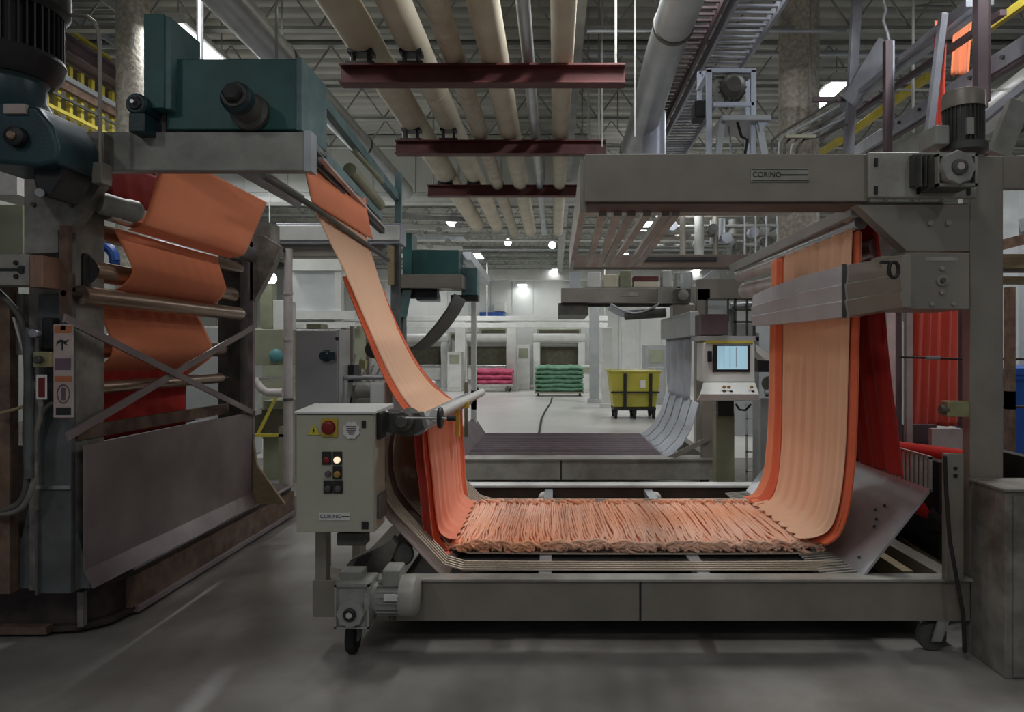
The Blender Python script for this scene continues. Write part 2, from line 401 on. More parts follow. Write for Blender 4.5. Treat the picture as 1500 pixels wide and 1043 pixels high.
# ------------------------------------------------------------------ overhead pipes on red beams
for i, (D, x0, x1, y0, y1, l) in enumerate(((6.0, 500, 915, 97, 125, 'nearest'), (8.1, 580, 887, 207, 227, 'middle'), (10.6, 627, 860, 272, 288, 'farthest'))):
    A = P(x0, y0, D); B = P(x1, y1, D)
    zc = (A.z+B.z)/2; h = A.z-B.z
    t = thing('steel_girder', 'dark red steel beam carrying the cream pipes, %s of the three' % l, 'beam', ((A.x+B.x)/2, D, B.z), 'red beams under the overhead pipes')
    b = MB(); b.bar((A.x, D, A.z-.008), (B.x, D, A.z-.008), .14, .016); b.bar((A.x, D, B.z+.008), (B.x, D, B.z+.008), .14, .016)
    b.bx(A.x, B.x, D-.008, D+.008, B.z+.01, A.z-.01)
    link('girder', b, 'red_steel', t)
    for s in (.03, .97):
        X = A.x+(B.x-A.x)*s
        link('hanger_rod', MB().cyl((X, D+.04, A.z), (X, D+.04, 5.9), .012, 8), 'joist', t)
TOPZ = P(0, 97, 6.0).z
pipes = [(-1.70, .155, 'cream', 'cream insulated pipe, leftmost of the row on the red beams', 1),
         (-1.26, .135, 'cream', 'cream insulated pipe, second from the left on the red beams', 1),
         (-.89, .095, 'cream_worn', 'pipe in torn wrapping between two smooth cream pipes', 0),
         (-.54, .125, 'cream', 'cream insulated pipe right of the torn wrapped pipe', 0),
         (-.235, .055, 'duct', 'thin bare grey pipe among the cream pipes', 0),
         (.065, .10, 'cream', 'cream insulated pipe, rightmost of the row on the red beams', 0)]
for X, r, m, l, saddle in pipes:
    t = thing('insulated_pipe' if m != 'duct' else 'bare_pipe', l, 'pipe', (X, 8, TOPZ), 'overhead pipes on the red beams')
    lift = .10 if saddle else 0
    zc = TOPZ+r+lift
    pts = []; rs = []
    y = 3.6
    while y < 15:
        zz = zc
        pts.append((X, y, zz)); rs.append(r*random.uniform(.985, 1.015)); y += .35
    link('jacket', MB().tube(pts, r, 28, rs=rs), m, t)
    for yb in (4.9, 7.1, 9.4):
        link('band', MB().lathe((X, yb, zc), (X, yb+.05, zc), [(0, r*1.0), (.2, r*1.035), (.8, r*1.035), (1, r)]), m, t)
    if saddle:
        for D, zt in ((6.0, TOPZ), (8.1, P(0, 207, 8.1).z), (10.6, P(0, 272, 10.6).z)):
            s = MB(); s.bx(X-r*.8, X+r*.8, D-.07, D+.07, zt, zt+.02); s.bx(X-r*.5, X-r*.4, D-.06, D+.06, zt, zc-r*.8); s.bx(X+r*.4, X+r*.5, D-.06, D+.06, zt, zc-r*.8)
            s.bx(X-r*.7, X+r*.7, D-.07, D+.07, zc-r*1.02, zc-r*.8)
            link('saddle', s, 'black', t)
# ducts
def duct(name, pts, r, label, m='duct', bands=()):
    t = thing(name, label, 'duct', pts[0])
    link('casing', MB().tube(pts, r, 28), m, t)
    for (p, q) in bands:
        link('clamp', MB().lathe(p, q, [(0, r), (.1, r*1.06), (.9, r*1.06), (1, r)]), 'motor_dark', t)
    return t
duct('hanging_duct', [(-2.34, 3.6, 4.06), (-2.34, 7.2, 4.05), (-2.34, 10.6, 4.04)], .135, 'long silver duct sloping behind the teal motor box', bands=[((-2.34, 5.8, 4.055), (-2.34, 5.85, 4.055)), ((-2.34, 8.2, 4.045), (-2.34, 8.25, 4.045))])
duct('hanging_duct', [(1.03, 4.2, 4.42), (1.03, 6.5, 4.38), (1.0, 7.7, 4.12), (1.0, 10.5, 4.1)], .17, 'thick silver duct right of the ceiling pipes', bands=[((1.03, 5.9, 4.39), (1.03, 5.96, 4.39)), ((1.0, 8.6, 4.11), (1.0, 8.64, 4.11))])
duct('hanging_drop_duct', [(1.12, 7.7, 4.25), (1.12, 7.7, 3.6), (1.12, 7.7, 3.3)], .13, 'pale vertical drop pipe below the thick silver duct', m='pale_blue')
# left long duct end elbow stand (white trunk)

def tray(name, a, b, w, label, m, n):
    a = Vector(a); b = Vector(b); t = thing(name, label, 'cable tray', a)
    r = Vector((w/2, 0, 0))
    for s in (-1, 1): link('side_rail', MB().bar(a+r*s, b+r*s, .03, .12), m, t)
    q = MB()
    for i in range(n):
        c = a+(b-a)*((i+.5)/n); q.bar(c-r, c+r, .03, .02)
    o = link('rungs', q, m, t); o['kind'] = 'stuff'
    return t
tray('cable_tray', (1.78, 4.6, 4.62), (1.75, 11.5, 4.55), .42, 'broad overhead tray with rungs right of the silver duct', 'bluegrey', 60)
tray('cable_tray', (1.30, 4.6, 4.66), (1.28, 11.5, 4.6), .36, 'overhead tray with rungs nearer the silver duct', 'primer', 60)
tray('cable_tray', (-5.5, 5.0, 5.64), (-5.5, 12, 5.62), .6, 'overhead tray with rungs at the upper left', 'duct', 46)
# thin conduits and hanging rods
for i, (px, py0, py1, D) in enumerate(((882, 0, 215, 7.4), (862, 0, 215, 8.6), (905, 0, 190, 9.5), (930, 30, 200, 6.4), (413, 0, 85, 7.0), (293, 0, 95, 6.2), (405, 0, 90, 4.6), (1187, 0, 215, 7.7))):
    A = P(px, py1, D)
    solo('hanging_rod', MB().cyl((A.x, D, A.z), (A.x, D, 5.9), .010 if px != 293 else .03, 8), 'joist' if px != 293 else 'duct', ['thin rod hanging beside the rightmost cream pipe', 'thin rod hanging behind the end of the nearest red beam', 'thin rod hanging left of the thick silver duct', 'thin rod hanging down right beside the thick silver duct', 'thin rod rising above the right end of the teal motor box', 'pale conduit standing behind the teal motor box', 'thin rod dropping to the teal motor box top', 'thin conduit running up the rough concrete column'][i], 'rod', 'rods hanging from the roof')
for i, (py, D, x0, x1) in enumerate(((46, 7.2, 860, 1240), (78, 9.0, 862, 1400), (112, 11, 870, 1500), (298, 13, 590, 860), (335, 18, 585, 1130), (352, 21, 580, 1100), (310, 15, 900, 1160), (365, 24, 640, 1100))):
    A = P(x0, py, D); B = P(x1, py, D)
    solo('hanging_pipe', MB().cyl(A, B, .035 if i else .02, 10), ['duct','duct','olive','white_paint','joist','white_paint','white_paint','duct'][i],
         ['thin pipe crossing behind the thick silver duct, topmost', 'grey pipe crossing behind the trays at the top', 'olive pipe crossing behind the concrete column', 'pale pipe crossing below the farthest red beam', 'grey pipe crossing under the joists, mid hall', 'pale pipe level with the two small lamps', 'pale pipe seen through the grey top beam bars', 'thin pipe crossing just above the white girder far back'][i], 'pipe', 'pipes crossing under the roof')
# far white girder under the joists and the double white rail
A = P(690, 395, 29); B = P(862, 410, 29)
solo('hanging_girder', MB().bx(-9, 7, 29, 29.25, B.z, A.z), 'white_paint', 'white girder crossing the hall above the back wall lamp', 'girder')
t = thing('conveyor_rail', 'long double white rail above the white ovens', 'rail', (0, 26, 2.5))
for y0, y1 in ((463, 470), (473, 480)):
    A = P(600, y0, 26); B = P(890, y1, 26); link('rail', MB().bx(-9.0, B.x, 26, 26.3, B.z, A.z), 'white_paint', t, bevel=.01)
for x in (-8, -6, -2.6, 1.9):
    link('hanger', MB().bx(x-.02, x+.02, 26.1, 26.15, P(0, 463, 26).z, 5.3), 'joist', t)

# ------------------------------------------------------------------ far ovens
def oven(px0, px1, D, label):
    A = P(px0, 492, D); B = P(px1, 566, D); x0, x1 = A.x, B.x; w = x1-x0; zt = A.z
    t = thing('drying_oven', label, 'oven', ((x0+x1)/2, D, 0), 'white ovens along the back wall')
    link('body', MB().bx(x0+.1, x1-.1, D+.5, D+2.0, 0, zt+.05), 'white_paint', t)
    b = MB(); b.tube([(x0, D+.2, zt-.1), (x1, D+.2, zt-.1)], .2, 20)
    link('hood', b, 'white_paint', t)
    for s, x in ((0, x0), (1, x1-.28)):
        link('side_frame', MB().prism([(D+.5, 0), (D+.5, zt-.1), (D+.1, zt-.2), (D, zt-.6), (D+.12, zt-1.2), (D+.1, 0)], 'x', x, x+.28), 'white_paint', t, bevel=.02)
    link('opening', MB().bx(x0+.3, x1-.3, D+.44, D+.5, zt-1.25, zt-.45), 'dark_opening', t)
    link('apron', MB().bx(x0+.3, x1-.3, D+.3, D+.46, .35, zt-1.3), 'white_paint', t, bevel=.01)
    link('rail', MB().cyl((x0+.3, D+.25, zt-1.27), (x1-.3, D+.25, zt-1.27), .04, 10), 'steel', t)
    return t
oven(674, 751, 29, 'white oven with dark slot behind the pink cloth')
oven(781, 857, 28, 'white oven with dark slot behind the green cloth')
oven(580, 655, 29, 'white oven half hidden behind the diagonal orange strip')
def cabinet_box(px0, px1, py0, D, label, m='white_paint', depth=.8):
    A = P(px0, py0, D); B = P(px1, py0, D)
    t = thing('machine_cabinet', label, 'cabinet', ((A.x+B.x)/2, D, 0))
    link('case', MB().bx(A.x, B.x, D, D+depth, 0, A.z), m, t, bevel=.02)
    w = B.x-A.x
    link('door', MB().bx(A.x+w*.12, B.x-w*.12, D-.02, D, A.z*.1, A.z*.62), m, t, bevel=.01)
    link('grille', MB().bx(A.x+w*.15, B.x-w*.15, D-.02, D, A.z*.7, A.z*.92), 'pale_green', t)
    return t
cabinet_box(757, 776, 505, 28, 'narrow white cabinet between the two ovens')
cabinet_box(851, 880, 535, 26, 'low white cabinet left of the slim white post', depth=.5)
cabinet_box(655, 676, 515, 26.5, 'white cabinet with round mouth left of the pink cloth')
cabinet_box(946, 976, 505, 20, 'grey white switch cabinet behind the yellow cart', 'panel_grey')
# upper gallery boxes on the back wall
for i, (x0, x1, y0, y1, m) in enumerate(((655, 700, 486, 497, 'pale_green'), (700, 742, 480, 492, 'pale_green'), (786, 852, 481, 493, 'pale_green'), (722, 738, 440, 455, 'white_paint'), (700, 736, 456, 463, 'blue_plastic'))):
    A = P(x0, y0, 30); B = P(x1, y1, 30)
    t = thing('wall_panel', ['pale green wall panel above the cabinet left of the pink cloth', 'pale green wall panel over the oven with the pink cloth', 'pale green wall panel over the oven with the green cloth', 'small white box high on the back wall', 'blue box on the wall behind the double white rail'][i], 'panel', ((A.x+B.x)/2, 31, B.z))
    link('frame', MB().bx(A.x, B.x, 30.6, 31.96, B.z, A.z), m, t, bevel=.01)
    link('inset', MB().bx(A.x+.1, B.x-.1, 30.57, 30.6, B.z+.07, A.z-.07), 'dark_opening' if i < 3 else m, t)

def cloth_pile(px0, px1, py0, py1, D, m, label, layers=6):
    A = P(px0, py0, D); B = P(px1, py1, D); x0, x1 = A.x, B.x; z1 = A.z; z0 = max(B.z, .16)
    t = thing('cloth_pile', label, 'fabric', ((x0+x1)/2, D+.4, z0))
    h = (z1-z0)/layers
    for i in range(layers):
        nx, ny = 24, 14; rows = []
        ox = random.uniform(-.03, .03)
        ph = random.uniform(0, 6)
        for j in range(ny+1):
            a = 2*PI*j/ny
            rows.append([(x0+ox+(x1-x0)*u/nx, D+.4+.42*math.cos(a)*(1+.03*math.sin(u+ph)), z0+h*(i+.5)+h*.72*math.sin(a)*(1-.5*(abs(2*u/nx-1)**6))+.012*math.sin(u*.5+ph)+.008*math.sin(u*1.7+ph*2)) for u in range(nx+1)])
        b = MB().grid(rows); bmesh.ops.remove_doubles(b.bm, verts=b.bm.verts, dist=.0005); bmesh.ops.holes_fill(b.bm, edges=b.bm.edges)
        link('fold', b, m, t)
    return x0, x1, z0, t
def trolley(x0, x1, D, zt, label, m='motor_dark', n=4):
    t = thing('trolley', label, 'trolley', ((x0+x1)/2, D+.4, 0))
    link('platform', MB().bx(x0, x1, D, D+.85, zt-.06, zt), m, t)
    for X in (x0+.12, x1-.12):
        for Y in (D+.1, D+.75):
            link('wheel', MB().cyl((X-.025, Y, .06), (X+.025, Y, .06), .06, 14), 'rubber', t)
            link('leg', MB().bx(X-.015, X+.015, Y-.015, Y+.015, .08, zt-.05), m, t)
    return t
x0, x1, z0, _ = cloth_pile(783, 855, 536, 574, 23.6, 'green', 'heap of folded green cloth on a low trolley')
trolley(x0, x1, 23.6, z0, 'low trolley under the green cloth', 'olive')
x0, x1, z0, _ = cloth_pile(692, 750, 541, 563, 26, 'pink', 'heap of folded bright pink cloth on a low trolley', 3)
trolley(x0, x1, 26, z0, 'low trolley under the pink cloth', 'white_dirty')

# yellow cart
D = 15.6; A = P(893, 544, D); B = P(968, 606, D); x0, x1 = A.x, B.x; zt = A.z; zb = .27
t = thing('laundry_cart', 'yellow plastic cart with a black strap frame on castors', 'cart', ((x0+x1)/2, D+.4, 0))
b = MB(); b.hexa([(x0+.1, D+.08, zb), (x1-.1, D+.08, zb), (x1-.1, D+.8, zb), (x0+.1, D+.8, zb), (x0, D, zt), (x1, D, zt), (x1, D+.9, zt), (x0, D+.9, zt)])
top = [f for f in b.bm.faces if all(abs(v.co.z-zt) < 1e-4 for v in f.verts)]
r = bmesh.ops.inset_region(b.bm, faces=top, thickness=.05)
for f in top:
    for v in f.verts: v.co.z -= .5; v.co.x = (v.co.x-(x0+x1)/2)*.9+(x0+x1)/2
link('tub', b, 'cart_yellow', t, bevel=.02)
link('rim', MB().tube([(x0, D, zt), (x1, D, zt), (x1, D+.9, zt), (x0, D+.9, zt), (x0, D, zt)], .03, 8), 'cart_yellow', t)
w = x1-x0
for s in (.3, .8):
    link('strap', MB().hexa([(x0+w*s-.035,D-.05,zt-.05),(x0+w*s+.035,D-.05,zt-.05),(x0+w*s+.035,D-.02,zt-.05),(x0+w*s-.035,D-.02,zt-.05),(x0+w*s-.035,D+.0,zb-.05),(x0+w*s+.035,D+.0,zb-.05),(x0+w*s+.035,D+.05,zb-.05),(x0+w*s-.035,D+.05,zb-.05)]), 'black', t)
link('strap', MB().bar((x0+.03, D-.01, zt-.48), (x1-.03, D-.01, zt-.48), .03, .04), 'black', t)
link('undercarriage', MB().bx(x0+.1, x1-.1, D+.06, D+.84, zb-.07, zb), 'black', t)
for X in (x0+.15, x1-.15, (x0+x1)/2):
    for Y in (D+.12, D+.76):
        link('wheel', MB().cyl((X-.03, Y, .1), (X+.03, Y, .1), .1, 16), 'rubber', t)
        link('fork', MB().bx(X-.045, X+.045, Y-.02, Y+.02, .1, zb-.06), 'black', t)
link('tag', MB().bx(x0+w*.6, x0+w*.70, D-.02, D+.02, zt-.38, zt-.2), 'label_white', t)
pts = [(-.1, 22.9, .012), (-.13, 20.5, .012), (-.26, 17.5, .012), (-.31, 15.5, .012), (-.30, 13, .012), (-.4, 11, .012)]
solo('floor_cable', MB().tube(pts, .022, 8), 'rubber', 'thin black cable lying across the pale floor below the green cloth', 'cable')

# ------------------------------------------------------------------ NEAR PLAITING MACHINE
MC = thing('plaiting_machine', 'large grey plaiting machine spanning the foreground with orange cloth in its trough', 'machine', (.5, 4.4, 0))
# base
A = P(490, 850, 3.5); B = P(1422, 910, 3.5)
zt, zb = A.z, B.z
b = MB(); b.bx(-1.13, 2.13, 3.5, 3.57, zb, zt); link('base_beam', b, 'beam_grey', MC, bevel=.004)
link('beam_cap', MB().bx(-1.0, 2.13, 3.48, 3.57, zt, zt+.012), 'plate_light', MC)
link('joint_seam', MB().bx(.432, .442, 3.496, 3.5, zb, zt), 'black', MC)
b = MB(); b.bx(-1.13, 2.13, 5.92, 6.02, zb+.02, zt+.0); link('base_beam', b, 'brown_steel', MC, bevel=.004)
link('beam_cap', MB().bx(-.9, 2.13, 5.88, 6.04, zt, zt+.018), 'white_paint', MC)
for X in (-1.1, 2.03):
    link('side_sill', MB().bx(X, X+.1, 3.6, 5.92, zb, zt), 'beam_grey', MC, bevel=.004)
link('end_stub', MB().bx(-1.245, -1.13, 3.5, 3.70, zb+.02, zt), 'beam_grey', MC, bevel=.004)
for px in (798, 1035):
    X = (px-813)*3.6/1000
    link('cross_member', MB().bx(X-.035, X+.035, 3.6, 5.92, zt-.07, zt-.015), 'duct', MC, bevel=.003)
for px in (797, 960):
    c = P(px, 729, 5.8)
    link('ball_stop', MB().ball(c, .05), 'white_paint', MC)
    link('ball_mount', MB().cyl(c+Vector((0,.0,0)), c+Vector((0,.12,0)), .035, 12), 'black', MC)
# floor of the trough
link('trough_pan', MB().bx(-.95, 2.0, 3.7, 5.9, .12, .14), 'dark_rust', MC)
link('slide_bed', MB().bx(-.60, 1.56, 3.82, 5.55, .335, .35), 'black', MC)
# cord conveyor: cords run along x, climb at the left
cords = MB()
def cordpath(y):
    pts = [(1.66, y, .372), (1.0, y, .368), (.2, y, .368), (-.5, y, .372), (-.60, y, .40), (-.72, y, .53), (-.86, y, .68), (-.915, y, .76), (-.94, y, .86), (-.945, y, .98), (-.93, y, 1.08), (-.90, y, 1.15)]
    return pts
yy = 3.69; n = 0
while yy < 5.5:
    if not 3.84 < yy < 3.99: cords.tube(cordpath(yy), .006, 5)
    yy += (.035 if yy < 3.85 else .042)
o = link('conveyor_cords', cords, 'cord', MC); o['kind'] = 'stuff'
# backing sheet behind the climbing cords
bk = [(-.56, .36), (-.62, .40), (-.74, .53), (-.88, .68), (-.935, .76), (-.96, .86), (-.965, .98), (-.95, 1.13)]
b = MB().grid([[(x-.012, 3.62, z-.012) for x, z in bk], [(x-.012, 5.5, z-.012) for x, z in bk]])
link('cord_backing', b, 'cord_sheet', MC, solid=.006)
# side plate left of climbing cords
# entry head at upper left
link('head_roller', MB().cyl((-.88, 3.55, 1.14), (-.88, 5.3, 1.16), .035, 20), 'duct', MC)
a = P(612, 622, 3.7); c = P(690, 580, 5.3)
link('guide_tube', MB().cyl((-.735, 3.62, 1.155), (-.70, 5.45, 1.17), .05, 20), 'duct', MC)
link('guide_tube', MB().cyl((-.66, 3.75, 1.20), (-.60, 5.6, 1.215), .03, 20), 'white_paint', MC)
a = P(588, 618, 3.42)
hb = MB().lathe((a.x, 3.40, a.z), (a.x, 3.62, a.z), [(0, .018), (0, .028), (.12, .032), (.12, .048), (.5, .053), (1, .056)])
link('bearing_hub', hb, 'motor_dark', MC)
b = MB(); b.prism([(P(562,605,3.5).x, P(562,605,3.5).z), (P(615,605,3.5).x, P(0,605,3.5).z), (P(622,628,3.5).x, P(0,628,3.5).z), (P(600,640,3.5).x, P(0,640,3.5).z), (P(562,632,3.5).x, P(0,632,3.5).z)], 'y', 3.5, 3.6)
link('head_bracket', b, 'motor_dark', MC, bevel=.004)
a = P(594, 612, 3.38); c = P(668, 613, 3.38)
link('hand_shaft', MB().cyl(a, c, .007, 10), 'steel', MC)
link('hand_grip', MB().cyl(P(655, 613, 3.38), P(668, 613, 3.38), .012, 12), 'black', MC)
w0 = P(645, 612, 3.38)
link('hand_wheel', MB().lathe(w0-Vector((.012,0,0)), w0+Vector((.012,0,0)), [(0,.02),(.1,.05),(.5,.055),(.9,.05),(1,.02)]), 'black', MC)
b = MB().fb(541, 563, 560, 600, 3.75, 3.95); b.fb(566, 614, 563, 603, 4.9, 5.6)
for gm_ in islands(b): link('guard_cover', gm_, 'white_paint', MC, bevel=.015)
link('yellow_stop', MB().fb(668, 686, 589, 598, 4.6, 4.66).fb(667, 673, 596, 640, 4.62, 4.66), 'yellow', MC)
link('thin_upright', MB().fb(680, 685, 560, 640, 5.6, 5.63).fb(664, 668, 600, 740, 5.3, 5.33), 'olive', MC)
# chute plate with slotted ends
Y0, Y1 = 3.55, 5.72
cp = [(1.60, .385), (1.955, .835)]
n = Vector((-(cp[1][1]-cp[0][1]), cp[1][0]-cp[0][0])).normalized()
b = MB(); b.hexa([(1.60,Y0,.385),(1.61,Y0,.377),(1.61,Y1,.377),(1.60,Y1,.385),(1.95,Y0,.835),(1.96,Y0,.827),(1.96,Y1,.827),(1.95,Y1,.835)])
link('chute_plate', b, 'chute_steel', MC)
sl = MB(); y = Y0
while y < Y1:
    sl.bx(1.95, 1.962, y, y+.016, .82, 1.0); y += .046
sl.bx(1.95, 1.962, Y0, Y1, .99, 1.005)
o = link('comb_slats', sl, 'plate_light', MC); o['kind'] = 'stuff'
sl = MB(); y = Y0
while y < Y1:
    sl.bar((1.42, y, .366), (1.605, y, .383), .018, .006); y += .042
o = link('comb_fingers', sl, 'plate_light', MC); o['kind'] = 'stuff'
for px, py in ((1259, 812), (1297, 757), (1295, 770), (1283, 782), (1318, 747), (1312, 750)):
    # small holes on the plate
    pass
for (yy, s) in ((3.68, .12), (3.75, .45), (3.78, .52), (3.85, .60), (3.8, .68)):
    c = Vector((1.60+.35*s, yy, .385+.45*s)) + Vector((-.79, 0, .61))*.004
    q = MB().cyl(c, c+Vector((-.79,0,.61))*.004, .009, 10); link('rivet', q, 'black', MC)
# top frame
A = P(857, 225, 3.5); B = P(1290, 295, 3.5); ZT, ZB = A.z, B.z
link('top_beam', MB().bx(A.x, 1.62, 3.5, 3.62, ZB, ZT), 'beam_grey', MC, bevel=.006)
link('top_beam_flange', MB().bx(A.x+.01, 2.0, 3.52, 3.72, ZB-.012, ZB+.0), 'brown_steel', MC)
# name plate
a0, a1 = P(1100, 246, 3.49), P(1186, 266, 3.49)
npl = link('name_plate', MB().bx(a0.x, a1.x, 3.492, 3.5, a1.z, a0.z), 'plate_light', MC, bevel=.002); lab(npl, 'pale name plate with dark lettering and a line')
text('lettering', 'CORINO', .037, ((a0.x+.082), 3.490, (a0.z+a1.z)/2), 'ink', npl, .0008)
link('underline', MB().bx(a0.x+.155, a1.x-.01, 3.490, 3.493, (a0.z+a1.z)/2-.003, (a0.z+a1.z)/2+.003), 'ink', npl)
link('plate_edge', MB().bx(a0.x+.005, a1.x-.005, 3.490, 3.493, a0.z-.008, a0.z-.005).bx(a0.x+.005, a1.x-.005, 3.490, 3.493, a1.z+.005, a1.z+.008), 'ink', npl)
# end cap plate
A = P(1272, 222, 3.47); B = P(1432, 290, 3.47)
cap = link('end_cap_plate', MB().bx(A.x, B.x, 3.47, 3.5, B.z, A.z), 'plate_light', MC, bevel=.01)
for px, py in ((1284, 237), (1284, 278), (1346, 237), (1346, 278), (1420, 280)):
    c = P(px, py, 3.46); link('bolt_slot', MB().bx(c.x-.008, c.x+.008, 3.462, 3.47, c.z-.02, c.z+.02), 'black', cap)
# gusset + bearing box + post
def q(px, py, D=3.52): v = P(px, py, D); return (v.x, v.z)
link('gusset_plate', MB().prism([q(1253,298), q(1421,298), q(1421,368), q(1328,368)], 'y', 3.52, 3.6), 'beam_grey', MC, bevel=.003)
bb = link('bearing_box', MB().fb(1326, 1421, 370, 453, 3.40, 3.7), 'beam_grey', MC, bevel=.006)
for px, py, r in ((1379, 393, .012), (1379, 411, .028), (1379, 428, .012), (1364, 445, .01), (1396, 445, .01)):
    c = P(px, py, 3.4); link('bolt', MB().cyl(c-Vector((0,.01,0)), c, r, 14), 'plate_light', bb)
link('bolt', MB().cyl(P(1379,411,3.4)-Vector((0,.025,0)), P(1379,411,3.4), .012, 14), 'motor_dark', bb)
link('rating_plate', MB().fb(1355, 1404, 376, 382, 3.397, 3.4), 'plate_light', bb)
for px, py in ((1362, 327), (1388, 327)):
    c = P(px, py, 3.52); link('bolt', MB().cyl(c-Vector((0,.012,0)), c, .014, 14), 'plate_light', bb)
link('post', MB().fb(1421, 1470, 228, 957, 3.52, 3.59), 'beam_grey', MC, bevel=.006)
link('post_head', MB().fb(1421, 1640, 228, 276, 3.53, 3.58), 'beam_grey', MC, bevel=.004)
# gear motor top right
A = P(1374, 225, 3.30); B = P(1432, 272, 3.30)
gm = link('gear_motor', MB().bx(A.x, B.x, 3.32, 3.47, B.z, A.z), 'motor_dark', MC, bevel=.012)
fr = MB(); fr.bx(A.x, B.x, 3.30, 3.33, A.z-.012, A.z); fr.bx(A.x, B.x, 3.30, 3.33, B.z, B.z+.012); fr.bx(B.x-.012, B.x, 3.30, 3.33, B.z, A.z); fr.bx(A.x, A.x+.008, 3.30, 3.33, B.z, A.z)
link('gear_rim', fr, 'motor_grey', gm)
c = P(1400, 247, 3.30)
def hub(c, R, mats=('motor_grey', 'motor_dark', 'white_dirty'), par=None):
    b = MB(); n = 40; rows = []
    for (t_, k) in ((0, .8), (0, .92), (.35, 1), (1, 1)):
        rows.append([(c.x+R*k*(1+.05*math.cos(8*2*PI*i/n))*math.cos(2*PI*i/n), c.y-.03+.05*t_, c.z+R*k*(1+.05*math.cos(8*2*PI*i/n))*math.sin(2*PI*i/n)) for i in range(n+1)])
    b.grid(rows); bmesh.ops.remove_doubles(b.bm, verts=b.bm.verts, dist=1e-5); bmesh.ops.holes_fill(b.bm, edges=b.bm.edges)
    link('hub_flange', b, mats[0], par)
    link('hub_ring', MB().lathe(c-Vector((0,.045,0)), c, [(0,R*.38),(.1,R*.46),(1,R*.5)]), mats[1], par)
    link('shaft_end', MB().lathe(c-Vector((0,.048,0)), c, [(0,R*.2),(.1,R*.24),(1,R*.24)]), mats[2], par)
hub(c, .082, par=gm)
# finned barrel between plate and gear
b = MB().fb(1338, 1376, 226, 272, 3.43, 3.47)
link('coupling', b, 'motor_dark', gm)
for i in range(4): link('cooling_fin', MB().fb(1349+i*7, 1351+i*7, 226, 272, 3.38, 3.43), 'motor_dark', gm)
# vertical motor
c0 = P(1411, 222, 3.55); c1 = P(1411, 158, 3.55)
b = MB().cyl(c0, c1, .085, 24)
for i in range(28):
    a = 2*PI*i/28; d = Vector((math.cos(a), math.sin(a), 0))
    b.bar(c0+d*.088+Vector((0,0,.03)), c1+d*.088, .004, .02, d)
vm = link('upright_motor', b, 'motor_dark', MC)
link('motor_flange', MB().cyl(P(1411, 224, 3.55), P(1411, 214, 3.55), .115, 24), 'motor_dark', vm)
link('fan_cover', MB().lathe(P(1411, 161, 3.55), P(1411, 134, 3.55), [(0,.102),(.7,.102),(.9,.095),(1,.07)]), 'beam_grey', vm)
link('terminal_box', MB().fb(1370, 1392, 182, 212, 3.45, 3.62), 'motor_grey', vm, bevel=.01)
link('rating_plate', MB().fb(1417, 1427, 172, 196, 3.435, 3.45), 'plate_light', vm)
# side bars under the frame
link('end_plate', MB().hexa([(.13,3.55,ZB-.03),(.165,3.55,ZB-.03),(.165,6.2,ZB-.03),(.13,6.2,ZB-.03),(.13,3.55,ZT-.02),(.165,3.55,ZT-.02),(.165,6.2,ZB+.16),(.13,6.2,ZB+.16)]), 'plate_light', MC)
for k, (pa, pc, m) in enumerate(((883, 862, 'plate_light'), (905, 878, 'plate_light'), (925, 885, 'beam_grey'), (948, 897, 'plate_light'), (975, 922, 'beam_grey'), (990, 934, 'plate_light'))):
    a = P(pa, 297, 3.7); c = P(pc, 386, 6.1)
    a.z = ZB-.02; c.z = ZB-.0
    link('underside_bar', MB().bar(a, c, .045, .03), m, MC, bevel=.003)
A = P(840, 373, 6.2); B = P(1110, 392, 6.2)
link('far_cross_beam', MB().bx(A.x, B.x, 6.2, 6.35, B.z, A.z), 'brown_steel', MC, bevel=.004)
link('far_cross_slot', MB().bx(A.x+.62, A.x+1.3, 6.19, 6.2, A.z-.055, A.z-.02), 'black', MC)
link('drive_crossbar', MB().bx(.165, 1.6, 4.6, 4.7, ZT-.08, ZT), 'beam_grey', MC)
# top cloth roller carrier (long tapering box on the right side)
a = P(1262, 300, 3.62); c = P(1098, 378, 5.9)
link('roller_carrier', MB().hexa([(1.57,3.62,2.27),(1.63,3.62,2.27),(1.66,6.2,2.27),(1.60,6.2,2.27),(1.57,3.62,2.33),(1.70,3.62,2.33),(1.70,6.2,2.33),(1.57,6.2,2.33)]), 'panel_grey', MC, bevel=.004)
link('top_roller', MB().cyl((1.64, 3.66, 2.24), (1.64, 6.1, 2.25), .035, 20), 'steel', MC)
link('soft_roller', MB().cyl((1.72, 4.95, 2.06), (1.72, 6.15, 2.10), .07, 20), 'white_dirty', MC)
link('pale_roller', MB().cyl((1.66, 5.05, 2.2), (1.66, 6.15, 2.23), .05, 20), 'white_dirty', MC)
c = P(1290, 356, 3.75)
link('chrome_roller', MB().cyl((c.x, 3.75, c.z-.02), (c.x-.02, 4.7, c.z-.02), .065, 24), 'steel', MC)
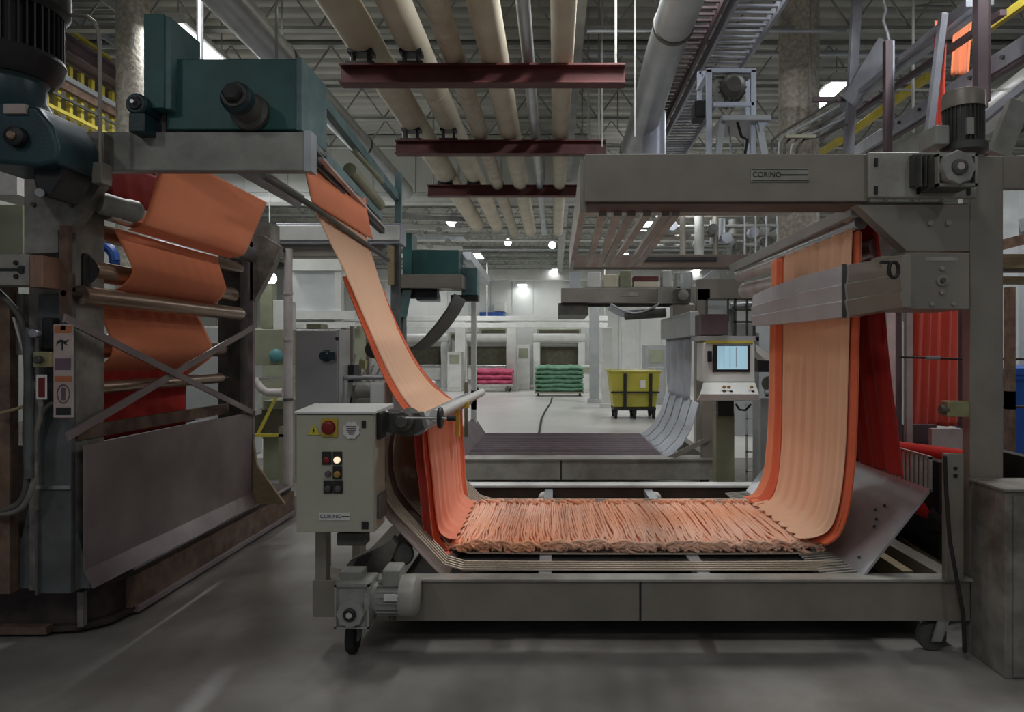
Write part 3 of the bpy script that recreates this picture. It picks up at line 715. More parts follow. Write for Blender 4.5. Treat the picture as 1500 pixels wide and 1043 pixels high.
# grey arm
b = MB()
arm = [(3.14, 1.755, 1.995, .08), (3.6, 1.735, 2.01, .03), (4.2, 1.735, 2.02, .01), (4.9, 1.74, 2.0, 0), (5.25, 1.75, 1.98, 0)]
X0, X1 = 1.505, 1.60
ring = []
for (Y, z0, z1, dx) in arm:
    h = z1-z0; X0_ = X0+dx; X1_ = X1+dx*.5
    ring.append([(X1_,Y,z0),(X0_+.015,Y,z0),(X0_,Y,z0+h*.3),(X0_+.008,Y,z0+h*.32),(X0_,Y,z0+h*.62),(X0_+.008,Y,z0+h*.64),(X0_+.015,Y,z1),(X1_,Y,z1),(X1_,Y,z0)])
b.grid(ring[1:]); bmesh.ops.remove_doubles(b.bm, verts=b.bm.verts, dist=1e-5); bmesh.ops.holes_fill(b.bm, edges=b.bm.edges)
b2 = MB().grid(ring[:2]); bmesh.ops.remove_doubles(b2.bm, verts=b2.bm.verts, dist=1e-5); bmesh.ops.holes_fill(b2.bm, edges=b2.bm.edges)
lab(link('arm_base', b2, 'beam_grey', MC, bevel=.003), 'darker grey base of the pale folding arm')
ar = link('folding_arm', b, 'arm_panel', MC, bevel=.003)
link('arm_shadow_line', MB().bx(X0+.020, X0+.04, 3.62, 3.632, 1.728, 2.015), 'motor_dark', ar)  # thin dark strip put in for the shadow line across the arm
c = P(1309, 395, 3.10)
link('arm_handle', MB().tube([c+Vector((.022*math.cos(q_), 0, .036*math.sin(q_))) for q_ in [2*PI*k/20 for k in range(21)]], .009, 8), 'black', ar)
link('handle_stem', MB().bx(c.x-.055, c.x, c.y, c.y+.02, c.z+.028, c.z+.04), 'black', ar)
link('arm_lug', MB().fb(1290, 1328, 375, 392, 3.3, 3.4), 'beam_grey', ar, bevel=.004)
# casters
def caster(X, Y, par, r, m='rubber'):
    w = link('caster', MB().lathe((X-.022, Y, r), (X+.022, Y, r), [(0, r*.45), (0, r*.93), (.2, r), (.8, r), (1, r*.93), (1, r*.45)]), m, par)
    link('caster_fork', MB().bx(X-.034, X-.026, Y-.03, Y+.03, r*.8, zb).bx(X+.026, X+.034, Y-.03, Y+.03, r*.8, zb).bx(X-.034, X+.034, Y-.045, Y+.045, zb-.015, zb), 'motor_grey', w)
    link('caster_hub', MB().cyl((X-.03, Y, r), (X+.03, Y, r), r*.3, 14), 'motor_dark', w)
c = P(516, 957, 3.5)
caster(c.x, 3.52, MC, .085)
caster(-1.05, 5.8, MC, .085); 
# right caster turned sideways
c = P(1364, 935, 3.55)
w = link('caster', MB().lathe((c.x, 3.53, .075), (c.x, 3.575, .075), [(0,.03),(0,.07),(.2,.075),(.8,.075),(1,.07),(1,.03)]), 'motor_dark', MC)
link('caster_fork', MB().prism([(c.x-.02,.06),(c.x+.03,.06),(c.x+.07,zb),(c.x+.01,zb)], 'y', 3.505, 3.515), 'motor_grey', w)
link('brake_lever', MB().bar((c.x+.05, 3.51, .13), (c.x+.13, 3.51, .15), .02, .012), 'motor_grey', w)
caster(1.9, 5.8, MC, .085)
# bottom left gear motor
A = P(490, 856, 3.33); B = P(541, 921, 3.33)
gm = link('gear_motor', MB().bx(A.x, B.x, 3.34, 3.52, B.z, A.z), 'motor_grey', MC, bevel=.01)
fr = MB()
for (x0, x1, z0, z1) in ((A.x, B.x, A.z-.012, A.z+.004), (A.x, B.x, B.z, B.z+.01), (A.x, A.x+.01, B.z, A.z), (B.x-.01, B.x, B.z, A.z)): fr.bx(x0, x1, 3.325, 3.35, z0, z1)
link('gear_rim', fr, 'motor_grey', gm)
hub(P(515, 897, 3.34), .068, ('motor_grey', 'black', 'white_dirty'), gm)
link('gear_cap', MB().fb(496, 530, 838, 857, 3.4, 3.5), 'motor_grey', gm, bevel=.006)
m0 = P(541, 875, 3.42); m1 = P(592, 875, 3.42)
b = MB().lathe(m0, m1, [(0,.095),(.12,.1),(.16,.075),(.3,.078),(1,.078)])
for i in range(20):
    a = 2*PI*i/20; d = Vector((0, math.cos(a), math.sin(a)))
    b.bar(m0+Vector((.05,0,0))+d*.08, m1+d*.08, .004, .018, d)
link('motor_barrel', b, 'motor_grey', gm)
link('fan_cover', MB().lathe(P(588,872,3.42), P(614,872,3.42), [(0,.098),(.6,.1),(.85,.095),(1,.075)]), 'plate_light', gm)
link('terminal_box', MB().fb(559, 585, 835, 862, 3.36, 3.5), 'motor_grey', gm, bevel=.012)
link('rating_plate', MB().fb(562, 583, 872, 881, 3.325, 3.345), 'label_white', gm)
link('cable_gland', MB().cyl(P(575, 895, 3.4), P(575, 908, 3.4), .018, 10), 'motor_dark', gm)
# feed tray between control box and cords
b = MB(); b.prism([q(498,840,3.6), q(512,822,3.6), q(560,800,3.6), q(572,790,3.6), q(580,800,3.6), q(560,850,3.6), q(500,850,3.6)], 'y', 3.62, 3.7)
link('lower_bracket', b, 'old_steel', MC)
link('drip_sheet', MB().hexa([P(510,845,3.55),P(528,845,3.55),P(528,845,3.8),P(510,845,3.8),P(523,818,3.55),P(545,810,3.55),P(545,810,3.8),P(523,818,3.8)]), 'dark_rust', MC)
link('belt_pulley', MB().lathe(P(590,812,3.66), P(590,812,3.70), [(0,.05),(.3,.06),(.7,.06),(1,.05)]), 'motor_dark', MC)
# upright sensor plate with cable at right
link('sensor_upright', MB().fb(1386, 1412, 665, 850, 3.46, 3.5), 'beam_grey', MC, bevel=.003)
for py in (686, 697): c = P(1399, py, 3.46); link('bolt', MB().bx(c.x-.008, c.x+.008, 3.452, 3.46, c.z-.008, c.z+.008), 'black', MC)
link('sensor_head', MB().fb(1388, 1421, 588, 611, 3.45, 3.52), 'brass', MC, bevel=.006)
link('sensor_knob', MB().cyl(P(1388, 600, 3.47), P(1377, 600, 3.47), .022, 12), 'motor_dark', MC)
link('sensor_cable', MB().tube([P(1384, 668, 3.44), P(1386, 720, 3.44), P(1391, 790, 3.43), P(1402, 850, 3.42), P(1411, 900, 3.41), P(1413, 955, 3.41)], .010, 8), 'rubber', MC)

# ------------------------------------------------------------------ cloth in the near machine
def wave(y, a, ph): return a*(math.sin(y*38+ph)+.5*math.sin(y*71+ph*2.1))
CL = thing('cloth_web', 'peach orange cloth running down into the trough and lying there in tight folds', 'fabric', (.5, 4.4, .36))
def sheet(path, y0, y1, ny=60, amp=.008, ph=0, narrow=None, sub=4, ampf=None):
    # path: (x,z) control points, smoothed
    pts = []
    n = len(path)
    for i in range(n-1):
        p0 = Vector(path[max(i-1,0)]); p1 = Vector(path[i]); p2 = Vector(path[i+1]); p3 = Vector(path[min(i+2,n-1)])
        for s in range(sub):
            t = s/sub
            pts.append(.5*((2*p1)+(-p0+p2)*t+(2*p0-5*p1+4*p2-p3)*t*t+(-p0+3*p1-3*p2+p3)*t**3))
    pts.append(Vector(path[-1]))
    rows = []
    for i, p in enumerate(pts):
        v = i/(len(pts)-1)
        a0, a1 = (y0, y1) if narrow is None else narrow(v)
        am = amp if ampf is None else amp*ampf(v)
        rows.append([(p.x+wave((y0+(y1-y0)*j/ny), am, ph+v*.6), a0+(a1-a0)*j/ny, p.y+wave((y0+(y1-y0)*j/ny), am*.3, ph+1)) for j in range(ny+1)])
    return MB().grid(rows)
cur = [(1.62, 2.28), (1.615, 2.2), (1.612, 1.9), (1.61, 1.5), (1.61, 1.1), (1.605, .85), (1.59, .66), (1.56, .54), (1.50, .485), (1.42, .462)]
link('hanging_curtain', sheet(cur, 3.70, 4.85, 110, .006, 0, lambda v: (3.70+.27*v**1.6, 4.85+.1*v), 6, lambda v: .5+1.2*v), 'cloth_peach', CL, solid=.003)
# folded orange margins
cur_f = [(1.63, 2.2), (1.622, 1.6), (1.62, 1.1), (1.615, .85), (1.60, .65), (1.57, .52), (1.51, .45)]
for k, (ya, yb, ph) in enumerate(((3.655, 3.72, 0), (3.64, 3.69, 2), (3.66, 3.75, 4))):
    lab(link('margin_fold', sheet([(x+.012*k, z-.008*k) for x, z in cur_f], ya, yb, 10, .014, ph, lambda v, a=ya, c=yb, k=k: (a+.02*k+.22*v**1.6, c+.01+.06*v+.02*k+.24*v**1.6), 6, lambda v: .2+1.5*v), ['cloth_edge', 'cloth_orange', 'cloth_salmon'][k], CL, solid=.003), 'deeper orange folded margin')
for k, (ya, yb, ph) in enumerate(((4.83, 4.93, 1), (4.9, 5.0, 3))):
    lab(link('margin_fold', sheet([(x-.008*k, z) for x, z in [(1.607, 2.22), (1.605, 1.9), (1.60, 1.5), (1.60, 1.1), (1.59, .85), (1.57, .64), (1.51, .50), (1.43, .465)]], ya, yb, 10, .01, ph, lambda v, a=ya, c=yb: (a, c+.12*v), 6), ['cloth_edge', 'cloth_orange'][k], CL, solid=.003), 'deeper orange folded margin')
# underlying bulge where the curtain meets the pile
# folded pile
pile = MB()
X = -.66; i = 0
def fold(X, i, pb):
    y0 = 4.02+random.uniform(-.012, .03); y1 = 5.02+random.uniform(-.04, .02)
    n = 22; pts = []; z0 = .425+random.uniform(-.006, .012)
    for k in range(n+1):
        t = k/n; y = y1+(y0-y1)*t
        pts.append((X+.012*math.sin(t*3+i*.05)+.006*math.sin(t*5+i*.9)+random.uniform(-.002, .002)+.012*math.sin(t*15+i*1.1)*max(0, t-.75)*4, y, z0+.012*math.sin(t*PI)+random.uniform(-.002, .002)))
    r = random.uniform(.006, .0085)
    rs = [r*random.uniform(.8, 1.2) for _ in pts]
    # curl at the front
    R = random.uniform(.012, .024); sx = random.choice((-1, 1))*random.uniform(.0, .05)
    p = Vector(pts[-1])
    for k in range(1, 8):
        a = k/7*PI*1.35
        pts.append((p.x+sx*k/7+random.uniform(-.003, .003), p.y-R*math.sin(a), p.z-R*(1-math.cos(a)))); rs.append(r*1.15)
    # curl at the back
    p = Vector(pts[0]); pre = []; prs = []
    for k in range(1, 6):
        a = k/5*PI
        pre.append((p.x+random.uniform(-.004, .004)+sx*k/8, p.y+R*math.sin(a), p.z+.01-R*(1-math.cos(a))*.7)); prs.append(r)
    pb.tube(pre[::-1]+pts, r, 6, rs=prs[::-1]+rs)
while X < 1.53:
    fold(X, i, pile); X += random.uniform(.009, .0125); i += 1
# loose larger loops on the front edge
for k in range(120):
    X = random.uniform(-.68, 1.56); z = random.uniform(.392, .428); R = random.uniform(.018, .042); tw = random.uniform(-.6, .6)
    pts = []
    for j in range(11):
        a = -.6+j/10*PI*1.6
        pts.append((X+R*1.5*math.cos(a), 4.005+random.uniform(-.004,.004)+R*.5*math.sin(a*2)*tw-.012, z+R*.6*math.sin(a)+tw*R*math.cos(a)*.4))
    pile.tube(pts, .0095, 6)
for k in range(60):
    X = random.uniform(-.65, 1.45); R = random.uniform(.015, .03)
    pts = [(X+R*1.6*math.cos(a), 5.02+R*.6*math.sin(a), .447+.012*math.sin(2*a)) for a in [j/8*PI*1.7 for j in range(9)]]
    pile.tube(pts, .009, 6)
o = link('folded_pile', pile, 'cloth_pile', CL, smooth=60); lab(o, 'peach cloth laid in hundreds of tight narrow folds'); o['kind'] = 'stuff'
link('pile_underlayer', MB().bx(-.66, 1.53, 4.03, 5.0, .378, .424), 'cloth_orange', CL, bevel=.02)
# rising strip at left
up = [(-.575, .456), (-.63, .468), (-.675, .52), (-.69, .65), (-.70, .85), (-.71, 1.0), (-.715, 1.16)]
link('rising_strip', sheet(up, 3.80, 5.0, 60, .007, 1, lambda v: (3.98-.2*v, 5.0), 5, lambda v: 1.6-v), 'cloth_salmon', CL, solid=.003)
for k, (ya, yb, ph, dx) in enumerate(((3.66, 3.88, 0, -.012), (3.68, 3.80, 2.5, -.03), (4.8, 5.06, 4, -.005), (4.98, 5.14, 1, .0))):
    lab(link('margin_fold', sheet([(x+dx, z-.03) for x, z in [(-.60, .43), (-.64, .44), (-.675, .50), (-.69, .65), (-.70, .85), (-.71, 1.0), (-.715, 1.2)]], ya, yb, 12, .014, ph, (lambda v, a=ya, c=yb: (a+.22*(1-v), c+.2*(1-v))) if ya < 4 else None, 5), ['cloth_edge', 'cloth_coral', 'cloth_edge', 'cloth_edge'][k], CL, solid=.003), 'deeper red orange folded margin')
# diagonal strip from the high rail to the guide tube
dg = [(-1.40, 2.66), (-1.385, 2.55), (-1.345, 2.36), (-1.26, 2.17), (-1.17, 1.98), (-1.06, 1.72), (-.95, 1.47), (-.86, 1.31), (-.79, 1.225), (-.755, 1.20), (-.72, 1.19)]
def nar(v):
    m = math.sin(PI*min(1, max(0, v)))**1
    far = 4.95-.38*math.exp(-((v-.48)/.22)**2) + .12*max(0, v-.7)
    return (3.78+.05*m, far)
link('descending_strip', sheet(dg, 3.78, 4.95, 50, .003, 0, nar, 6), 'cloth_peach', CL, solid=.003)
lab(link('margin_fold', sheet([(x-.012, z-.012) for x, z in dg[4:]], 3.74, 3.84, 8, .008, 0, lambda v: (3.78+.05*math.sin(PI*(.36+.64*v))-.075*math.sin(PI*v*.85), 3.79+.05*math.sin(PI*(.36+.64*v))), 6), 'cloth_edge', CL, solid=.003), 'deeper orange folded margin')
lab(link('margin_fold', sheet([(x-.006, z-.008) for x, z in dg[4:]], 4.5, 4.9, 12, .012, 2, lambda v: (nar(.36+.64*v)[1]-.04, nar(.36+.64*v)[1]+.16*math.sin(PI*v)), 6), 'cloth_edge', CL, solid=.003), 'deeper orange folded margin')
lab(link('head_band', sheet([(-1.39, 2.68), (-1.375, 2.56), (-1.335, 2.37)], 3.76, 5.0, 30, .002, 0, None, 6), 'cloth_orange', CL, solid=.003), 'orange upper band behind the guide rod')

# red cloth
redp = [(1.68, 2.30), (1.75, 2.22), (1.785, 1.9), (1.82, 1.5), (1.87, 1.1), (1.90, .86)]
solo('red_cloth', sheet(redp, 3.70, 4.75, 90, .006, 2, None, 6), 'cloth_red', 'deep red cloth hanging right of the peach curtain', 'fabric', solid=.003)
# coral cloth seen through the frame
a = P(1338, 440, 5.0); c = P(1415, 628, 5.0)
b = MB(); rows = []
for j in range(30):
    v = j/29
    rows.append([(a.x-.05*v+(c.x+.1-a.x+.05*v)*k/50, 5.0+.02*math.sin(k*.9)+.015*math.sin(k*.37+1), a.z+.1+(c.z-a.z-.1)*v+.02*math.sin(k/50*PI)) for k in range(51)])
b.grid(rows)
rc = thing('coral_cloth', 'coral orange cloth seen through the gap under the bearing box', 'fabric', (2.75, 5.0, 1))
link('web', b, 'cloth_coral', rc, solid=.004)
link('hem', MB().tube([(a.x-.05+(c.x-a.x+.15)*k/20, 5.0, c.z-.02*math.sin(k/20*PI)) for k in range(21)], .012, 8), 'cloth_darkred', rc)

# right frame behind
fr = thing('cloth_gantry', 'dark upright frame around the coral cloth', 'frame', (2.7, 4.7, 0))
for x0, x1, m in ((1316, 1321, 'primer'), (1328, 1337, 'white_dirty'), (1409, 1421, 'primer')):
    A = P(x0, 440, 4.7); B = P(x1, 440, 4.7); link('upright', MB().bx(A.x, B.x, 4.7, 4.74, .02, A.z+.2), m, fr)
A = P(1318, 523, 4.65); B = P(1412, 526, 4.65); link('cross_rod', MB().cyl(A, B, .008, 10), 'black', fr)
link('rod_collar', MB().cyl(P(1356, 524, 4.65), P(1376, 524, 4.65), .014, 10), 'steel', fr)
link('foot_rail', MB().bx(P(1316,0,4.7).x, P(1421,0,4.7).x, 4.68, 4.76, 0, .06), 'primer', fr)
link('lower_panel', MB().fb(1322, 1372, 622, 672, 4.8, 4.85), 'primer', fr)
link('white_panel', MB().fb(1300, 1322, 440, 600, 5.6, 5.64).fb(1365, 1410, 628, 680, 4.6, 4.64), 'white_dirty', fr)
link('white_leg', MB().bx(P(1305,0,5.6).x, P(1312,0,5.6).x, 5.6, 5.64, 0, 1.1), 'white_dirty', fr)
rr = thing('cloth_roll_stand', 'dark stand with red cloth rolls behind the slotted chute', 'stand', (2.6, 4.8, 0))
for (xa, ya, xb, yb, D0, D1, r, m, nm) in ((1300, 655, 1420, 672, 4.6, 4.1, .05, 'cloth_red', 'red_roll'), (1296, 690, 1425, 730, 4.7, 4.0, .06, 'cloth_darkred', 'dark_roll'), (1330, 733, 1400, 768, 4.3, 4.0, .055, 'cloth_red', 'red_roll')):
    link(nm, MB().cyl(P(xa, ya, D0), P(xb, yb, D1), r, 20), m, rr)
link('drum', MB().cyl(P(1372, 760, 4.1), P(1430, 780, 3.9), .10, 20), 'black', rr)
link('frame', MB().bx(2.25, 2.32, 4.0, 5.6, 0, .9).bx(2.9, 2.97, 4.0, 5.6, 0, .9).bx(2.25, 2.97, 5.5, 5.6, 0, .9).bx(1.75, 2.97, 5.2, 5.3, .0, .7), 'black', rr)
solo('timber_beam', MB().bar(P(1255, 800, 4.4), P(1330, 850, 3.75), .06, .10), 'timber', 'tan board slanting down behind the chute plate', 'board')
solo('timber_beam', MB().bar(P(1290, 765, 4.9), P(1390, 850, 3.8), .06, .08), 'olive', 'dark olive rail slanting behind the tan board', 'board')

# right cabinet
t = thing('floor_cabinet', 'grey metal floor cabinet at the lower right corner', 'cabinet', (2.4, 3.4, 0))
link('case', MB().bx(2.13, 2.75, 3.23, 3.50, 0, .885), 'old_steel', t, bevel=.006)
link('lid', MB().bx(2.12, 2.76, 3.22, 3.515, .885, .90), 'old_steel', t, bevel=.004)
link('front_panel', MB().bx(2.165, 2.74, 3.222, 3.23, .01, .87), 'old_steel', t, bevel=.003)

# ------------------------------------------------------------------ control box (near)
A = P(434, 606, 3.3); B = P(549, 780, 3.3)
t = thing('control_box', 'beige control box on a post with red switch and lit push buttons', 'control box', ((A.x+B.x)/2, 3.4, 0))
link('case', MB().bx(A.x, B.x+.0, 3.3, 3.5, B.z, A.z), 'panel_beige', t, bevel=.006)
link('door', MB().bx(A.x+.004, B.x-.004, 3.288, 3.3, B.z+.004, A.z-.006), 'panel_beige', t, bevel=.004)
link('rain_hood', MB().hexa([(A.x-.005,3.28,A.z),(B.x+.005,3.28,A.z),(B.x+.03,3.56,A.z+.005),(A.x-.005,3.56,A.z+.005),(A.x-.005,3.28,A.z+.012),(B.x+.005,3.28,A.z+.012),(B.x+.03,3.56,A.z+.03),(A.x-.005,3.56,A.z+.03)]), 'white_paint', t, bevel=.003)
link('post', MB().bx(P(462,0,3.5).x, P(478,0,3.5).x, 3.5, 3.56, zt, .72), 'beam_grey', t)
link('side_hinge', MB().bx(B.x, B.x+.02, 3.33, 3.45, P(0,645,3.3).z, P(0,606,3.3).z), 'black', t, bevel=.004)
link('side_cover', MB().bx(B.x, B.x+.02, 3.34, 3.47, P(0,765,3.3).z, P(0,728,3.3).z), 'motor_dark', t, bevel=.01)
link('cable_gland', MB().fb(493, 535, 781, 800, 3.36, 3.45), 'motor_dark', t, bevel=.006)
D = 3.286
def onpanel(name, px0, px1, py0, py1, m, d=.006, par=t, **k):
    A = P(px0, py0, D); B = P(px1, py1, D)
    return link(name, MB().bx(A.x, B.x, D-d, D+.001, B.z, A.z), m, par, **k)
onpanel('switch_plate', 471, 495, 613, 640, 'yellow_plate', bevel=.002)
c = P(482, 626, D); lab(link('main_switch', MB().lathe(c-Vector((0,.035,0)), c, [(0,.02),(.1,.028),(.6,.03),(.6,.033),(1,.034)]), 'red_button', t), 'dark red rotary main switch')
tri = [P(450,637,D), P(470,637,D), P(460,621,D)]
wt = lab(link('warning_sign', MB().prism([(p.x, p.z) for p in tri], 'y', D-.003, D), 'yellow', t), 'yellow triangle with a black lightning bolt')
z0 = P(460,631,D)
link('bolt_mark', MB().prism([(z0.x+.001,z0.z+.018),(z0.x-.007,z0.z-.003),(z0.x-.001,z0.z-.001),(z0.x-.004,z0.z-.016),(z0.x+.006,z0.z+.005),(z0.x+.001,z0.z+.003)], 'y', D-.004, D-.003), 'ink', wt)
onpanel('square_badge', 530, 536, 616, 627, 'ink', .004)
onpanel('lock', 530, 540, 764, 775, 'ink', .006, bevel=.002)
tagc = P(515, 630, D)
pg = []
for i in range(24):
    a = 2*PI*i/24; r = .042*(1.0 if i % 3 else .86); pg.append((tagc.x+r*math.cos(a), tagc.z+r*math.sin(a)*1.05))
tg = lab(link('warning_tag', MB().prism(pg, 'y', D-.006, D-.001), 'label_white', t), 'white scalloped tag with faded lines')
for k, (w, zz) in enumerate(((.026, .018), (.022, .009), (.024, 0), (.018, -.009), (.012, -.019))):
    link('printed_line', MB().bx(tagc.x-w, tagc.x+w, D-.0072, D-.006, tagc.z+zz-.002, tagc.z+zz+.002), 'label_purple', tg)
for (px, py, kind) in ((479, 671, 'r'), (494.5, 671, 'w'), (494.5, 692, 'a'), (481, 713, 'k'), (495.5, 713, 'd')):
    f = onpanel('button_frame', px-6.8, px+6.8, py-9.5, py+9.5, 'ink', .006, bevel=.002)
    c = P(px, py+2.5, D)
    mm = {'r': 'red_button', 'w': 'pilot', 'a': 'amber', 'k': 'motor_dark', 'd': 'primer'}[kind]
    link('button_cap', MB().lathe(c-Vector((0,.018,0)), c, [(0,.010),(.2,.0155),(1,.0165)], 18), mm, f)
c = P(481, 694, D); link('key_switch', MB().lathe(c-Vector((0,.02,0)), c, [(0,.009),(.3,.014),(1,.015)], 16), 'label_purple', t)
f = onpanel('name_plate', 468, 513, 751, 762, 'label_white', .003); a = P(485, 756.5, D)
text('lettering', 'CORINO', .026, (a.x, D-.004, a.z), 'ink', f, .0005)
a = P(498, 756.5, D); b_ = P(512, 756.5, D); link('underline', MB().bx(a.x+.01, b_.x, D-.0045, D-.003, a.z-.002, a.z+.002), 'ink', f)

# grey switch cabinet behind
A = P(432, 482, 4.8); B = P(497, 700, 4.8)
t = thing('switch_cabinet', 'grey steel switch cabinet with a black handle behind the beige control box', 'cabinet', ((A.x+B.x)/2, 4.9, 0))
link('case', MB().bx(A.x, B.x, 4.8, 5.05, B.z, A.z), 'panel_grey', t, bevel=.006)
link('door', MB().bx(A.x+.01, B.x-.01, 4.785, 4.8, B.z+.01, A.z-.01), 'panel_grey', t, bevel=.005)
c = P(478, 521, 4.785)
link('handle', MB().lathe(c-Vector((0,.06,0)), c, [(0,.03),(.2,.036),(.7,.036),(1,.045)]).bx(c.x, c.x+.075, 4.73, 4.75, c.z-.03, c.z+.03), 'teal_blue', t, bevel=.004)
c = P(494, 496, 4.785); link('lock', MB().cyl(c-Vector((0,.008,0)), c, .013, 12), 'ink', t)
link('post', MB().bx(-1.68, -1.62, 4.86, 4.94, 0, B.z), 'beam_grey', t)
# clutter right of the cabinet
t = thing('spreader_unit', 'cluttered grey spreader unit between switch cabinet and diagonal strip', 'machine', (-1.3, 5.2, 0))
link('cross_tube', MB().cyl(P(505, 553, 4.9), P(600, 552, 4.9), .018, 12), 'steel', t)
link('motor', MB().cyl(P(524, 573, 4.9), P(550, 573, 4.9), .07, 16), 'motor_grey', t)
link('dark_block', MB().fb(505, 518, 535, 560, 5.0, 5.2).fb(560, 575, 500, 520, 5.4, 5.5), 'black', t)
link('upright', MB().fb(499, 507, 480, 640, 5.1, 5.2).fb(512, 517, 478, 625, 6.0, 6.05).fb(536, 541, 490, 600, 5.6, 5.65), 'beam_grey', t)
link('support', MB().bx(-1.5, -1.44, 5.05, 5.2, 0, 1.3), 'beam_grey', t)
link('brass_weight', MB().fb(526, 535, 528, 540, 5.0, 5.04), 'brass', t)
link('fan_wheel', MB().cyl(P(548, 512, 5.3), P(548, 512, 5.4), .07, 18), 'black', t)
link('inner_panel', MB().fb(520, 548, 585, 600, 4.4, 4.5), 'motor_grey', t)
t2 = MB()
for k in range(6): a = P(505+k*7, 600-k*3, 5.1); c = P(520+k*9, 520+k*5, 5.5); t2.bar(a, c, .012, .012)
link('linkage', t2, 'motor_dark', t)

# ------------------------------------------------------------------ LEFT MACHINE
L = thing('washing_frame', 'old stained steel frame with rollers and orange cloth at the left', 'machine', (-2.8, 4.6, 0))
# tray
rim = [(-5.2, 3.72), (-2.72, 3.72), (-2.60, 3.74), (-2.50, 3.84), (-2.47, 4.0), (-2.49, 6.45), (-2.62, 6.6), (-5.2, 6.6)]
b = MB(); b.prism(rim, 'z', .02, .05); b.prism([(x+(.0 if x < -5 else -.04)*(1), y+(.03 if y < 4.5 else -.03)) for x, y in rim], 'z', .05, .24); b.prism(rim, 'z', .24, .275)
link('base_tray', b, 'dark_rust', L, bevel=.004)
link('tray_lip', MB().hexa([(-2.485,3.98,.275),(-2.45,3.98,.275),(-2.47,6.45,.275),(-2.505,6.45,.275),(-2.485,3.98,.285),(-2.45,3.98,.285),(-2.47,6.45,.285),(-2.505,6.45,.285)]), 'splash', L)
b = MB(); b.bx(-2.52, -2.46, 4.0, 6.44, .04, .235); link('tray_side', b, 'rust', L)
b = MB(); b.bx(-2.475, -2.44, 4.0, 6.44, .02, .06); link('tray_foot', b, 'splash', L, bevel=.004)
link('foot_flange', MB().bx(-5.2, -2.75, 3.69, 3.74, .02, .06), 'rust', L)
link('corner_rib', MB().bx(-2.6, -2.57, 3.715, 3.75, .05, .24), 'old_steel', L)
# near post
post = MB(); post.bx(-2.79, -2.54, 3.62, 3.85, .28, 2.58)
link('near_post', post, 'old_steel', L, bevel=.004)
link('post_channel', MB().bx(-2.71, -2.54, 3.58, 3.62, .28, 1.85), 'old_blue', L, bevel=.004)
link('post_gusset', MB().prism([(-2.90, .29), (-2.47, .29), (-2.54, .60), (-2.575, .75), (-2.60, .80), (-2.78, .80)], 'y', 3.63, 3.66).bx(-2.71, -2.70, 3.56, 3.63, .28, .72), 'old_blue', L)
link('post_clamp', MB().bx(-2.72, -2.53, 3.565, 3.58, .83, .85), 'steel', L)
# head gusset
def q(px, py, D=3.55): v = P(px, py, D); return (v.x, v.z)
link('head_plate', MB().prism([q(35,330), q(35,196), q(152,194), q(152,262), q(118,318), q(97,338), q(85,338), q(85,370), q(35,372)], 'y', 3.55, 3.62), 'old_steel', L, bevel=.003)
for px, py in ((106, 267), (106, 301), (50, 300), (57, 281)):
    c = P(px, py, 3.55); link('bolt', MB().cyl(c-Vector((0,.012,0)), c, .012, 8), 'motor_dark', L)
# top beam
A = P(85, 193, 3.6); B = P(455, 250, 3.6)
link('top_beam', MB().bx(A.x, B.x, 3.6, 3.67, B.z, A.z), 'old_light', L, bevel=.006)
link('beam_end', MB().bx(B.x-.03, B.x+.004, 3.59, 3.68, B.z-.003, A.z+.003), 'duct', L)
link('box_tray', MB().bx(-2.2, -1.34, 3.67, 4.02, A.z-.02, A.z), 'old_steel', L)
link('far_beam', MB().bx(-2.75, -2.4, 5.75, 5.95, 2.46, 2.64), 'old_steel', L)
# far post
link('far_post', MB().bx(-2.74, -2.56, 5.55, 5.75, .28, 2.62), 'dark_rust', L, bevel=.004)
link('far_post_edge', MB().bx(-2.52, -2.48, 5.6, 5.64, .28, 2.45), 'splash', L)
link('far_gusset', MB().prism([(-2.56, .3), (-2.22, .3), (-2.45, .62), (-2.52, 1.1), (-2.56, 1.1)], 'y', 5.6, 5.63), 'timber', L)
link('far_bracket', MB().prism([q(385,345,5.6), q(410,360,5.6), q(400,390,5.6), q(372,440,5.6), q(366,440,5.6), q(366,345,5.6)], 'y', 5.6, 5.68), 'old_steel', L)
# rollers
def roller(name, x, z, y0, y1, r, m, par=L):
    o = link(name, MB().lathe((x, y0, z), (x, y1, z), [(0, r*.6), (0, r*.95), (.005, r), (.995, r), (1, r*.95), (1, r*.6)]), m, par)
    link('axle', MB().cyl((x, y0-.12, z), (x, y1+.12, z), r*.3, 12), 'dark_rust', o)
    return o
roller('roller', -2.47, 2.335, 3.75, 5.55, .062, 'steel')
roller('roller', -2.60, 2.23, 3.7, 5.6, .05, 'roller_bronze')
roller('roller', -2.58, 2.0, 3.78, 5.45, .060, 'roller_bronze')
roller('roller', -2.52, 1.85, 3.62, 5.45, .052, 'roller_bronze')
roller('roller', -2.65, 1.565, 3.66, 5.4, .055, 'roller_bronze')
roller('roller', -2.60, 1.345, 3.65, 5.3, .038, 'roller_bronze')
roller('roller', -2.66, 1.64, 3.66, 4.5, .012, 'steel')
roller('roller', -2.70, 2.5, 3.7, 5.4, .05, 'roller_bronze')
link('bearing', MB().lathe(P(115, 395, 3.66), P(108, 395, 3.78)+Vector((.0,.0,0)), [(0,.09),(.5,.1),(1,.09)]), 'black', L)
link('bearing', MB().fb(86, 125, 370, 440, 3.66, 3.72), 'black', L, bevel=.02)
link('side_plate', MB().fb(87, 100, 330, 465, 3.50, 3.53), 'rust', L)
link('bearing_cap', MB().lathe(P(145, 297, 3.62), P(205, 312, 3.8), [(0,.05),(.1,.06),(.6,.055),(.65,.06),(.9,.06),(1,.045)]), 'motor_grey', L)
